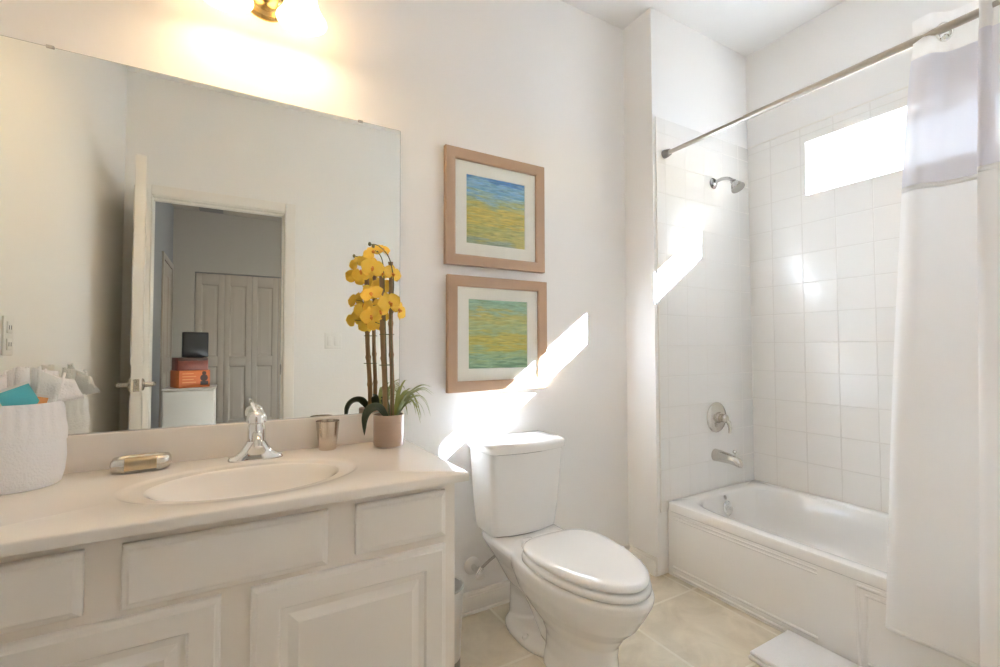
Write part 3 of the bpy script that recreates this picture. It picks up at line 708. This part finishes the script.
fold('folded_washcloth', 'pale grey folded washcloth at the front of the basket, right of the teal packet', (-0.445, -0.165, zt-0.03), ((-0.446, -0.150, zt-0.045), (-0.402, -0.140, zt-0.045), (-0.385, -0.132, zt+0.055), (-0.440, -0.144, zt+0.090)), 0.020, 'grey_cloth')
fold('folded_washcloth', 'white folded washcloth leaning out over the right rim of the basket', (-0.415, -0.105, zt-0.02), ((-0.424, -0.125, zt-0.012), (-0.348, -0.098, zt+0.004), (-0.372, -0.085, zt+0.052), (-0.412, -0.108, zt+0.066)), 0.026, 'towel')
fold('folded_washcloth', 'small white washcloth corner tucked upright behind the grey folded washcloth', (-0.425, -0.10, zt-0.03), ((-0.446, -0.104, zt-0.05), (-0.414, -0.090, zt-0.05), (-0.405, -0.080, zt+0.076), (-0.440, -0.090, zt+0.082)), 0.018, 'towel')
def packet(name, label, c, rx, ry, rzz, w_, h_, mat):
    o = bpy.data.objects.new(name, None); COL.objects.link(o); o.location = c; o.rotation_euler = (rx, ry, rzz)
    tag(o, label, 'packet'); o.empty_display_size = 0.04
    n = 8; rows_f = []; rows_b = []
    for i in range(n+1):
        u = i/n; rf = []; rb = []
        for j in range(n+1):
            v = j/n; b_ = 0.010*(math.sin(PI*u)*math.sin(PI*v))**0.5
            rf.append(Vector(((u-0.5)*w_, -b_, (v-0.5)*h_))); rb.append(Vector(((u-0.5)*w_, b_, (v-0.5)*h_)))
        rows_f.append(rf); rows_b.append(rb)
    mb = MB().loft(rows_f, closed=False).loft(rows_b, closed=False)
    obj('wrapper', mb, mat, o, local=True, angle=70)
    obj('seal_strip', box(-w_/2, w_/2, -0.001, 0.001, h_/2, h_/2+0.007), 'white_plastic', o, local=True)
    return o
packet('toiletry_packet', 'teal wrapped toiletry packet tucked into the front of the basket', (-0.452, -0.182, zt+0.012), 0.14, math.radians(-24), 0.12, 0.062, 0.060, 'teal')
packet('toiletry_packet', 'small orange toiletry packet beside the teal packet in the basket', (-0.424, -0.168, zt+0.000), 0.10, math.radians(14), 0.25, 0.036, 0.034, 'amber')

# ------------------------------------------------------------------ orchid
PX, PY = 0.488, -0.115
op = thing('potted_orchid', 'yellow orchid tied to bamboo canes in a taupe pot on the countertop', 'potted plant', (PX, PY, KZ))
obj('pot', MB().lathe([(0.046, 0.0005), (0.051, 0.003), (0.053, 0.012), (0.0545, 0.106), (0.054, 0.112), (0.0505, 0.112), (0.050, 0.092), (0.0005, 0.091)], (PX, PY, KZ), (0, 0, 1), 40), 'pot', op)
obj('soil', MB().lathe([(0.0498, 0.090), (0.044, 0.098), (0.024, 0.103), (0.0005, 0.104)], (PX, PY, KZ), (0, 0, 1), 24), 'soil', op)
def cane(p0, p1, r):
    p0, p1 = Vector(p0), Vector(p1); pts = []; rad = []; n = 5
    for i in range(n):
        a, b = i/n, (i+1)/n
        for u, k in ((a+0.004, 1.22), (a+0.02, 0.98), ((a+b)/2, 0.94), (b-0.02, 0.98), (b-0.004, 1.2)):
            pts.append(p0.lerp(p1, u) + Vector((0.002*math.sin(u*9), 0.002*math.cos(u*7), 0))); rad.append(r*k)
    return MB().tube(pts, rad, 12)
zp = KZ+0.098
obj('bamboo_cane', cane((PX-0.012, PY+0.004, zp), (PX-0.030, PY+0.002, 1.385), 0.0095), 'bamboo', op)
obj('bamboo_cane', cane((PX+0.010, PY-0.006, zp), (PX+0.002, PY-0.004, 1.415), 0.0080), 'bamboo', op)
# flower stems
def curve(pts, n=24):
    """Catmull-Rom through pts"""
    P = [Vector(p) for p in pts]; P = [P[0]*2-P[1]] + P + [P[-1]*2-P[-2]]; out = []
    m = len(P)-3
    for s in range(m):
        for i in range(n//m + 1):
            t = i/(n//m + 1); a, b, c, d = P[s:s+4]
            out.append(0.5*((2*b) + (c-a)*t + (2*a-5*b+4*c-d)*t*t + (3*b-a-3*c+d)*t**3))
    out.append(P[-2]); return out
st1 = [(PX-0.004, PY-0.012, zp), (PX-0.014, PY-0.014, 1.05), (PX-0.022, PY-0.018, 1.25), (PX-0.028, PY-0.014, 1.40), (PX-0.050, PY-0.020, 1.445)]
st2 = [(PX+0.006, PY-0.014, zp), (PX+0.006, PY-0.016, 1.05), (PX+0.000, PY-0.018, 1.22), (PX+0.010, PY-0.018, 1.33), (PX-0.01, PY-0.030, 1.42), (PX-0.045, PY-0.022, 1.462), (PX-0.075, PY-0.012, 1.468)]
for s in (st1, st2): obj('flower_stem', MB().tube(curve(s), 0.0018, 7), 'stem', op)
for z in (1.04, 1.15):
    obj('tie', MB().tube([(PX-0.010+0.026*math.cos(2*PI*i/16), PY-0.004+0.020*math.sin(2*PI*i/16), z) for i in range(17)], 0.0012, 6), 'stem', op)
def flower(c, nrm, size, roll):
    c = Vector(c); n = Vector(nrm).normalized(); q = Vector((0, 0, 1)).rotation_difference(n) @ Matrix.Rotation(roll, 3, 'Z').to_quaternion()
    f = MB()
    def petal(ang, L, W, lift, curl, power=1.0):
        vs = []; fs = []; nu, nv = 7, 6
        for i in range(nu+1):
            u = i/nu; wd = W*(math.sin(PI*min(1, u*0.93+0.07))**power)
            for j in range(nv+1):
                v = j/nv*2-1
                p = Vector((L*u, wd*v, lift*u + curl*u*u + 0.05*size*(v*v)*0.6 - 0.03*size*math.sin(v*5+u*4)*u))
                vs.append(c + q @ (Matrix.Rotation(ang, 3, 'Z') @ p))
        for i in range(nu):
            for j in range(nv):
                a = i*(nv+1)+j; fs.append((a, a+1, a+nv+2, a+nv+1))
        f.add(vs, fs)
    for a in (90, 210, 330): petal(math.radians(a), size*0.98, size*0.36, 0.02*size, -0.22*size)
    for a in (10, 170): petal(math.radians(a), size*1.05, size*0.62, 0.12*size, -0.12*size, 0.75)
    fo = obj('flower', f, 'petal', op, angle=80)
    l = MB()
    l.ball(c + q @ Vector((0, 0, 0.10*size)), 0.10*size, 10).tube([c + q @ Vector((0, -0.05*size, 0.06*size)), c + q @ Vector((0, -0.2*size, 0.32*size)), c + q @ Vector((0, -0.42*size, 0.26*size))], [0.10*size, 0.15*size, 0.03*size], 10)
    obj('flower_lip', l, 'petal_lip', fo)
    return fo
FL = [((0.462, -0.118, 1.455), (0.1, -0.9, 0.5), 0.021), ((0.424, -0.125, 1.440), (-0.4, -0.8, 0.45), 0.027), ((0.420, -0.140, 1.383), (-0.15, -1, 0.1), 0.032),
      ((0.455, -0.125, 1.372), (0.3, -0.9, 0.0), 0.026), ((0.492, -0.135, 1.368), (0.35, -1, 0.1), 0.029), ((0.422, -0.125, 1.292), (-0.5, -0.7, 0.45), 0.032),
      ((0.477, -0.150, 1.262), (0.0, -1, 0.15), 0.033), ((0.518, -0.130, 1.240), (0.55, -0.85, 0.05), 0.031), ((0.418, -0.135, 1.213), (-0.4, -0.9, 0.0), 0.030),
      ((0.445, -0.145, 1.232), (0.1, -0.9, -0.25), 0.026), ((0.470, -0.080, 1.330), (0.2, 0.8, 0.2), 0.030), ((0.440, -0.075, 1.255), (-0.2, 0.9, 0.1), 0.031),
      ((0.430, -0.080, 1.390), (-0.3, 0.9, 0.2), 0.029), ((0.450, -0.070, 1.195), (-0.1, 0.9, -0.1), 0.028)]
for i, (c, n, s) in enumerate(FL):
    flower(c, n, s*1.28, 0.35*math.sin(i*2.3))
    # pedicel back to the nearest stem point
    c = Vector(c); best = min(curve(st1)+curve(st2), key=lambda p: (p-c).length + (0.02 if p.z > c.z else 0))
    obj('flower_stalk', MB().tube([best, best.lerp(c, 0.5)+Vector((0, 0, 0.006)), c], 0.0011, 6), 'stem', op)
for c in ((0.413, -0.127, 1.468), (0.425, -0.130, 1.462)): obj('bud', MB().ball(c, 0.006, 10, (1, 1, 1.3)), 'stem', op)
# broad leaves
def arc_leaf(pts, wmax, face, mat, name, cup=0.25, thick=0.0012):
    """a strap leaf along pts whose upper side looks towards `face`"""
    P = curve(pts, 18); n = len(P); mb = MB(); vs = []; fs = []; nf = Vector(face).normalized()
    for i, p in enumerate(P):
        t = (P[min(i+1, n-1)]-P[max(i-1, 0)]).normalized(); wd = t.cross(nf).normalized(); nn = wd.cross(t).normalized()
        wv = wmax*max(0.03, math.sin(PI*min(1, (i/(n-1))**0.8*0.97+0.03))**0.75)
        vs += [p-wd*wv, p-wd*wv*0.5+nn*(-cup*wv*0.6), p-nn*cup*wv, p+wd*wv*0.5+nn*(-cup*wv*0.6), p+wd*wv]
    for i in range(n-1):
        for k in range(4):
            q = i*5+k; fs.append((q, q+1, q+6, q+5))
    mb.add(vs, fs)
    return obj(name, mb, mat, op, angle=70, solid=thick)
arc_leaf([(PX-0.006, PY-0.010, zp), (PX-0.040, PY-0.020, 0.893), (PX-0.074, PY-0.030, 0.892), (PX-0.094, PY-0.036, 0.862), (PX-0.096, PY-0.038, 0.803)], 0.0165, (-0.25, -0.72, 0.55), 'leaf', 'orchid_leaf')
arc_leaf([(PX+0.004, PY+0.012, zp), (PX+0.002, PY+0.030, 0.885), (PX-0.006, PY+0.050, 0.912), (PX-0.012, PY+0.062, 0.918)], 0.015, (-0.3, 0.8, 0.5), 'leaf', 'orchid_leaf')
rnd = random.Random(3)
for k in range(34):
    a = rnd.uniform(-1.25, 1.15); L = rnd.uniform(0.08, 0.15); rise = rnd.uniform(0.35, 1.0)
    dx, dy = math.cos(a), math.sin(a)*0.75
    b = Vector((PX+0.018+0.01*dx, PY+0.008*dy, zp))
    P = [b, b+Vector((dx*L*0.35, dy*L*0.35, L*(0.30+0.35*rise))), b+Vector((dx*L*0.72, dy*L*0.72, L*(0.35+0.55*rise))), b+Vector((dx*L*1.0, dy*L*1.0, L*(0.95*rise-0.05)))]
    if rise < 0.6: P.append(b+Vector((dx*L*1.16, dy*L*1.16, L*(0.95*rise-0.45))))
    Q = curve(P, 14); n = len(Q)
    W = [0.0058*(1-(i/(n-1))**1.6)+0.0004 for i in range(n)]
    obj('blade_leaf', MB().strip(Q, W, (-dy, dx, 0.15), 0.3), 'grass', op, angle=70)

# ------------------------------------------------------------------ toilet
TX = 1.040
to = thing('toilet', 'white two-piece toilet with closed lid beside the vanity', 'toilet', (TX, -0.42, 0))
def egg(w, yf_, yb, z, n=48, pf=2.0, pb=2.6, yc=None):
    yc = yc if yc is not None else yb - 0.46*(yb-yf_)
    out = []
    for i in range(n):
        a = 2*PI*i/n; c, s = math.cos(a), math.sin(a)
        if s < 0: x = w*abs(c)**(2/pf)*(1 if c >= 0 else -1); y = yc + (yc-yf_)*(-abs(s)**(2/pf))
        else: x = w*abs(c)**(2/pb)*(1 if c >= 0 else -1); y = yc + (yb-yc)*abs(s)**(2/pb)
        out.append(Vector((TX+x, y, z)))
    return out
bw = MB()
RIM = 0.353
bw.loft([egg(0.104, -0.672, -0.36, 0.001), egg(0.100, -0.668, -0.36, 0.02), egg(0.092, -0.660, -0.37, 0.06), egg(0.091, -0.655, -0.37, 0.11), egg(0.098, -0.660, -0.34, 0.150),
         egg(0.122, -0.690, -0.26, 0.195), egg(0.148, -0.735, -0.22, 0.240), egg(0.165, -0.768, -0.20, 0.290), egg(0.174, -0.790, -0.19, 0.330), egg(0.175, -0.793, -0.19, RIM-0.008), egg(0.171, -0.789, -0.192, RIM-0.001), egg(0.163, -0.780, -0.20, RIM+0.001)])
def rrect(w, y0, y1, z, n=48, p=6.0):
    out = []
    for i in range(n):
        a = 2*PI*i/n; c, s = math.cos(a), math.sin(a)
        out.append(Vector((TX + w*abs(c)**(2/p)*(1 if c >= 0 else -1), (y0+y1)/2 + (y1-y0)/2*abs(s)**(2/p)*(1 if s >= 0 else -1), z)))
    return out
bw.loft([rrect(0.075, -0.36, -0.12, 0.17), rrect(0.110, -0.38, -0.07, 0.25), rrect(0.146, -0.38, -0.035, 0.312), rrect(0.156, -0.38, -0.03, 0.332), rrect(0.156, -0.38, -0.03, RIM-0.006), rrect(0.148, -0.375, -0.036, RIM)])
bw.tube([(TX, -0.54, 0.13), (TX, -0.46, 0.075), (TX, -0.37, 0.085), (TX, -0.295, 0.16), (TX, -0.22, 0.20), (TX, -0.165, 0.14), (TX, -0.16, 0.02)], [0.072, 0.070, 0.068, 0.070, 0.070, 0.066, 0.066], 20)
bw.loft([rrect(0.108, -0.42, -0.10, 0.001, p=2.6), rrect(0.108, -0.42, -0.10, 0.020, p=2.6), rrect(0.098, -0.40, -0.115, 0.036, p=2.6), rrect(0.07, -0.34, -0.13, 0.046, p=2.6)])
bo = obj('bowl', bw, 'porcelain', to)
rm = bo.modifiers.new('fuse', 'REMESH'); rm.mode = 'VOXEL'; rm.voxel_size = 0.005; rm.use_smooth_shade = True
smo = bo.modifiers.new('smooth', 'SMOOTH'); smo.iterations = 5; smo.factor = 0.5
def seat_ring(k, z, dy=0.0): return egg(0.168*k, -0.50-0.280*k+dy, -0.50+0.185*k+dy, z, pf=2.05, pb=3.0, n=64, yc=-0.47+dy)
SZ = RIM+0.0035
obj('seat', MB().loft([seat_ring(0.985, SZ), seat_ring(1.0, SZ+0.003), seat_ring(1.003, SZ+0.012), seat_ring(0.992, SZ+0.019), seat_ring(0.96, SZ+0.022)]), 'porcelain', to, angle=50)
LZ = SZ+0.0265
obj('seat_lid', MB().loft([seat_ring(0.94, LZ), seat_ring(0.975, LZ+0.003), seat_ring(0.98, LZ+0.010), seat_ring(0.968, LZ+0.017), seat_ring(0.92, LZ+0.0215), seat_ring(0.80, LZ+0.024), seat_ring(0.5, LZ+0.026), seat_ring(0.2, LZ+0.0265)]), 'porcelain', to, angle=50)
for x in (-0.075, 0.075):
    obj('seat_hinge', box(TX+x-0.022, TX+x+0.022, -0.312, -0.278, RIM-0.004, LZ+0.004, r=0.008, seg=3), 'porcelain', to)
def tank_ring(w, yf_, yb, z, bow=0.022, n=14):
    out = []; r = 0.028
    front_ = []
    for i in range(n+1):
        u = -1+2*i/n
        front_.append(Vector((TX+(w-r)*u, yf_ + bow*(u*u), z)))
    L = []
    for i in range(1, 5):
        a = PI/2*i/5; L.append(Vector((TX+(w-r)+r*math.sin(a), yf_+bow+r-r*math.cos(a), z)))
    right = L + [Vector((TX+w, yf_+bow+r, z)), Vector((TX+w, yb, z))]
    left = [Vector((TX-w, yb, z)), Vector((TX-w, yf_+bow+r, z))] + [Vector((TX-(p.x-TX), p.y, z)) for p in reversed(L)]
    return front_ + right + left
T0 = RIM+0.0015
obj('tank', MB().loft([tank_ring(0.144, -0.188, -0.030, T0), tank_ring(0.151, -0.196, -0.025, T0+0.006), tank_ring(0.163, -0.208, -0.018, 0.47), tank_ring(0.171, -0.216, -0.013, 0.60), tank_ring(0.175, -0.220, -0.012, 0.683)]), 'porcelain', to, angle=40)
obj('tank_lid', MB().loft([tank_ring(0.176, -0.223, -0.010, 0.6835), tank_ring(0.181, -0.230, -0.007, 0.687), tank_ring(0.183, -0.232, -0.006, 0.708), tank_ring(0.179, -0.228, -0.008, 0.719), tank_ring(0.165, -0.212, -0.016, 0.7255), tank_ring(0.10, -0.15, -0.06, 0.7285, bow=0.01)]), 'porcelain', to, angle=50)
obj('flush_button', MB().lathe([(0.020, 0), (0.020, 0.003), (0.016, 0.0045), (0.0005, 0.005)], (TX-0.045, -0.115, 0.7275), (0, 0, 1), 28), 'chrome', to)
for sg in (-1, 1):
    obj('bolt_cap', MB().lathe([(0.013, 0), (0.013, 0.006), (0.009, 0.012), (0.0005, 0.014)], (TX+sg*0.090, -0.300, 0.030), (0.45*sg, 0, 1), 18), 'porcelain', to)
# supply valve and hose
sv = thing('supply_valve', 'small water shut-off valve with hose on the wall left of the toilet', 'valve', (0.865, 0, 0.175))
vx, vz = 0.878, 0.190
obj('escutcheon', MB().lathe([(0.036, 0), (0.036, 0.003), (0.028, 0.010), (0.014, 0.013), (0.0005, 0.0135)], (vx, -0.0005, vz), (0, -1, 0), 28), 'white_plastic', sv)
obj('valve_body', MB().tube([(vx, -0.008, vz), (vx, -0.062, vz-0.004)], 0.012, 14).tube([(vx-0.004, -0.055, vz-0.012), (vx+0.016, -0.055, vz+0.010)], 0.013, 14), 'chrome', sv)
obj('valve_handle', MB().lathe([(0.008, 0), (0.008, 0.012), (0.021, 0.014), (0.021, 0.024), (0.0005, 0.027)], (vx, -0.060, vz-0.006), (0, -1, -0.5), 18, sx=1.0, sy=0.6), 'white_plastic', sv)
obj('hose', MB().tube(curve([(vx+0.014, -0.055, vz+0.006), (vx+0.050, -0.058, vz+0.030), (vx+0.085, -0.062, vz+0.052), (vx+0.105, -0.070, vz+0.090), (vx+0.100, -0.075, 0.352)]), 0.006, 10), 'hose', sv)

# ------------------------------------------------------------------ bin beside the vanity
WBX, WBY = 0.634, -0.265
wb = thing('waste_bin', 'small round waste bin on the floor between vanity and toilet', 'bin', (WBX, WBY, 0))
obj('bin_body', MB().lathe([(0.0585, 0.045), (0.060, 0.05), (0.070, 0.284), (0.068, 0.284), (0.058, 0.055), (0.0005, 0.053)], (WBX, WBY, 0), (0, 0, 1), 40), 'bin', wb)
obj('bin_rim', MB().tube([(WBX+0.0695*math.cos(2*PI*i/40), WBY+0.0695*math.sin(2*PI*i/40), 0.285) for i in range(41)], 0.0032, 8, cap=False), 'chrome', wb)
obj('bin_base', MB().lathe([(0.058, 0.0005), (0.0595, 0.004), (0.0595, 0.048), (0.0005, 0.049)], (WBX, WBY, 0), (0, 0, 1), 40), 'bin_base', wb)

# ------------------------------------------------------------------ bathtub
BTX0, BTX1, BTY0, BTY1, RZ = 1.843, XR-0.0065, -1.712, YP-0.0065, 0.349
bt = thing('bathtub', 'white alcove bathtub with beaded apron under the high window', 'bathtub', (2.2, -0.95, 0))
def tub_ring(x0, x1, y0, y1, z, p, n=96):
    out = []; cx, cy = (x0+x1)/2, (y0+y1)/2
    for i in range(n):
        a = 2*PI*i/n; c, s = math.cos(a), math.sin(a)
        out.append(Vector((cx + (x1-x0)/2*abs(c)**(2/p)*(1 if c >= 0 else -1), cy + (y1-y0)/2*abs(s)**(2/p)*(1 if s >= 0 else -1), z)))
    return out
tb = MB().loft([tub_ring(BTX0+0.006, BTX1, BTY0, BTY1, RZ-0.045, 60), tub_ring(BTX0, BTX1, BTY0, BTY1, RZ-0.040, 60), tub_ring(BTX0, BTX1, BTY0, BTY1, RZ-0.010, 60), tub_ring(BTX0+0.003, BTX1, BTY0, BTY1, RZ-0.003, 60), tub_ring(BTX0+0.010, BTX1-0.002, BTY0+0.003, BTY1-0.003, RZ, 50),
    tub_ring(BTX0+0.050, BTX1-0.028, BTY0+0.06, BTY1-0.045, RZ, 7), tub_ring(BTX0+0.060, BTX1-0.036, BTY0+0.07, BTY1-0.055, RZ-0.004, 6), tub_ring(BTX0+0.066, BTX1-0.042, BTY0+0.076, BTY1-0.061, RZ-0.014, 5.5),
    tub_ring(BTX0+0.085, BTX1-0.062, BTY0+0.13, BTY1-0.075, 0.20, 5), tub_ring(BTX0+0.110, BTX1-0.085, BTY0+0.20, BTY1-0.10, 0.10, 4.5), tub_ring(BTX0+0.15, BTX1-0.12, BTY0+0.26, BTY1-0.14, 0.065, 4), tub_ring(BTX0+0.3, BTX1-0.27, BTY0+0.6, BTY1-0.4, 0.06, 3)], cap0=False, cap1=True)
obj('tub_shell', tb, 'tub', bt, angle=40)
ap = MB().box(BTX0+0.005, BTX0+0.030, BTY0, BTY1, 0.0, RZ-0.035, r=0.002)
def bead(pts, r=0.006): ap.tube(pts, r, 10)
xa = BTX0+0.0055
for z in (0.290, 0.275): bead([(xa, -0.225, z), (xa, -0.86, z)], 0.0035)
for z in (0.045, 0.016): bead([(xa, -0.225, z), (xa, -0.86, z)], 0.006)
for (d, r) in ((0.0, 0.006), (0.024, 0.0045)):
    y1, y0, zt_, zb_ = -0.985-d, -1.60+d, 0.290-d, 0.018+d
    bead([(xa, y1, zb_), (xa, y1, zt_)], r); bead([(xa, y1, zt_), (xa, y0, zt_)], r); bead([(xa, y0, zt_), (xa, y0, zb_)], r); bead([(xa, y0, zb_), (xa, y1, zb_)], r)
obj('tub_apron', ap, 'tub', bt, angle=50)
ov = obj('overflow_plate', MB().lathe([(0.036, 0), (0.036, 0.004), (0.030, 0.010), (0.012, 0.013), (0.0005, 0.0135)], (2.215, YP-0.0765, 0.272), (0, -1, 0.22), 28).tube([(2.215, YP-0.087, 0.275), (2.215, YP-0.100, 0.283)], 0.005, 8), 'chrome', bt)
obj('overflow_screw', MB().lathe([(0.011, 0), (0.011, 0.005), (0.0005, 0.008)], (2.205, YP-0.0685, 0.326), (0, -1, 0.5), 14), 'chrome', bt)
obj('tub_drain', MB().lathe([(0.032, 0), (0.030, 0.003), (0.0005, 0.004)], (2.225, -0.62, 0.0605), (0, 0, 1), 24), 'chrome', bt)

# ------------------------------------------------------------------ tub fittings
YT = YP-0.006
vt = thing('shower_valve', 'satin nickel round shower valve with lever on the tiled plumbing wall', 'shower valve', (2.238, YT, 0.727))
obj('valve_plate', MB().lathe([(0.080, 0), (0.080, 0.003), (0.074, 0.009), (0.045, 0.015), (0.030, 0.017), (0.028, 0.030), (0.0005, 0.031)], (2.238, YT, 0.727), (0, -1, 0), 44), 'nickel', vt)
obj('lever', MB().lathe([(0.020, 0.028), (0.022, 0.034), (0.022, 0.055), (0.016, 0.063), (0.0005, 0.065)], (2.238, YT, 0.727), (0, -1, 0), 28).tube([(2.238, YT-0.050, 0.725), (2.254, YT-0.062, 0.705), (2.260, YT-0.064, 0.675), (2.262, YT-0.060, 0.650)], [0.012, 0.011, 0.009, 0.007], 12), 'nickel', vt)
ts = thing('tub_spout', 'satin nickel tub spout with diverter knob over the bathtub', 'tub spout', (2.222, YT, 0.53))
sp_r = []
for (d, hw, zt_, zb_) in ((0.0, 0.031, 0.562, 0.498), (0.03, 0.030, 0.560, 0.500), (0.08, 0.027, 0.553, 0.500), (0.115, 0.024, 0.545, 0.497), (0.135, 0.022, 0.535, 0.492), (0.146, 0.016, 0.524, 0.492)):
    c = (zt_+zb_)/2; h = (zt_-zb_)/2
    sp_r.append([Vector((2.222+hw*math.cos(2*PI*i/24), YT-d, c+h*math.sin(2*PI*i/24))) for i in range(24)])
obj('spout_body', MB().loft(sp_r), 'nickel', ts, angle=50)
obj('diverter_knob', MB().tube([(2.222, YT-0.112, 0.540), (2.222, YT-0.112, 0.562)], 0.005, 8).ball((2.222, YT-0.112, 0.566), 0.010, 12), 'nickel', ts)
hsx, hsz = 2.246, 1.990
sh = thing('wall_shower', 'chrome shower head on a bent arm high on the tiled wall', 'shower', (hsx, YT, hsz))
obj('flange', MB().lathe([(0.030, 0), (0.030, 0.003), (0.020, 0.012), (0.011, 0.015), (0.0005, 0.016)], (hsx, YT, hsz), (0, -1, 0), 28), 'dark_chrome', sh)
obj('shower_arm', MB().tube(curve([(hsx, YT-0.005, hsz), (hsx, YT-0.045, hsz+0.008), (hsx, YT-0.085, hsz+0.001), (hsx, YT-0.115, hsz-0.020)]), 0.0085, 12), 'dark_chrome', sh)
hc = Vector((hsx, YT-0.112, hsz-0.018)); hdv = Vector((0, -0.52, -0.85))
obj('spray_head', MB().lathe([(0.011, 0), (0.015, 0.006), (0.014, 0.016), (0.019, 0.022), (0.031, 0.046), (0.035, 0.056), (0.034, 0.060), (0.028, 0.058), (0.0005, 0.058)], hc, hdv, 32), 'dark_chrome', sh)

# ------------------------------------------------------------------ shower rod and curtain
RX, RODZ = 1.860, 2.0685
cr = thing('curtain_rod', 'thin metal shower curtain rod above the bathtub', 'curtain rod', (RX, -0.95, RODZ))
obj('rod', MB().tube([(RX, YT-0.004, RODZ), (RX, -0.62, RODZ)], 0.0105, 16), 'rod', cr)
obj('rod_sleeve', MB().tube([(RX, -0.615, RODZ), (RX, -1.712, RODZ)], 0.0128, 16), 'rod', cr)
obj('end_cap', MB().tube([(RX, YT-0.0005, RODZ), (RX, YT-0.006, RODZ), (RX, YT-0.035, RODZ)], [0.021, 0.021, 0.016], 20), 'vent', cr)
sc2 = thing('shower_curtain', 'white shower curtain with sheer window band hanging from the rod', 'shower curtain', (1.83, -1.4, 0.2))
# plan of the folds at the header and at the hem, (x, y) knots, in the order of the cloth
HEAD = [(1.852, -1.175), (1.848, -1.205), (1.856, -1.228), (1.890, -1.252), (1.897, -1.290), (1.895, -1.335), (1.868, -1.352), (1.838, -1.350), (1.832, -1.335), (1.842, -1.328), (1.85, -1.345), (1.855, -1.39), (1.892, -1.43), (1.897, -1.49), (1.860, -1.53), (1.848, -1.58), (1.89, -1.62), (1.895, -1.67), (1.86, -1.70)]
HEM = [(1.815, -1.072), (1.790, -1.088), (1.785, -1.12), (1.800, -1.18), (1.815, -1.25), (1.825, -1.315), (1.80, -1.345), (1.765, -1.350), (1.742, -1.325), (1.725, -1.312), (1.708, -1.335), (1.715, -1.38), (1.775, -1.43), (1.795, -1.49), (1.755, -1.53), (1.725, -1.57), (1.775, -1.62), (1.790, -1.66), (1.765, -1.69)]
def plan(knots, n=150):
    P = [Vector((x, y, 0)) for x, y in knots]; P = [P[0]*2-P[1]] + P + [P[-1]*2-P[-2]]; m = len(P)-3; out = []
    for i in range(n+1):
        t = i/n*m; s = min(int(t), m-1); t -= s; a, b, c, d = P[s:s+4]
        out.append(0.5*((2*b) + (c-a)*t + (2*a-5*b+4*c-d)*t*t + (3*b-a-3*c+d)*t**3))
    return out
PH, PB = plan(HEAD), plan(HEM)
ZT_, ZHB, ZSEAM, ZBOT = 2.130, 2.005, 1.600, 0.205
def cloth(z0, z1, nz):
    rows = []
    for k in range(nz+1):
        z = z1 + (z0-z1)*k/nz
        u = max(0.0, (2.04-z)/(2.04-ZBOT)); u = u**0.75
        rows.append([p.lerp(q, u) + Vector((0.004*math.sin(i*0.21+z*5)*u, 0, z + (0.012*math.sin(i*0.11)*(1 if z < 0.3 else 0)))) for i, (p, q) in enumerate(zip(PH, PB))])
    return MB().loft(rows, closed=False)
body = obj('curtain_body', cloth(ZBOT, ZSEAM, 40), 'curtain', sc2, angle=80)
obj('sheer_band', cloth(ZSEAM, ZHB, 14), 'sheer', sc2, angle=80)
obj('header_band', cloth(ZHB, ZT_, 8), 'curtain', sc2, angle=80)
sm = cloth(ZSEAM-0.012, ZSEAM+0.004, 2); obj('seam', sm, 'curtain', body, angle=80, solid=0.0015)
hm = cloth(ZBOT-0.001, ZBOT+0.012, 2); obj('hem', hm, 'curtain', body, angle=80, solid=0.0012)
for y in (-1.243, -1.410):
    ring = [(1.873+0.024*math.cos(2*PI*i/24)*0.55, y-0.013*math.cos(2*PI*i/24), RODZ-0.004+0.026*math.sin(2*PI*i/24)) for i in range(25)]
    rg = obj('curtain_ring', MB().tube(ring, 0.005, 10, cap=False).lathe([(0.010, 0), (0.010, 0.006), (0.006, 0.010), (0.0005, 0.011)], (1.862, y-0.005, RODZ-0.030), (-0.7, -0.7, 0), 16), 'chrome', sc2)

# ------------------------------------------------------------------ folded bath mat on the floor
bmt = thing('folded_bath_mat', 'folded white bath mat on the floor against the tub apron', 'bath mat', (1.7, -0.96, 0))
mt = MB()
for k, (ins, za, zb) in enumerate(((0.0, 0.001, 0.016), (0.004, 0.0165, 0.031))):
    mt.box(1.585+ins, 1.838, -1.24, -0.755-ins, za, zb, r=0.007, seg=3)
mo = obj('mat_layers', mt, 'towel', bmt, angle=60)
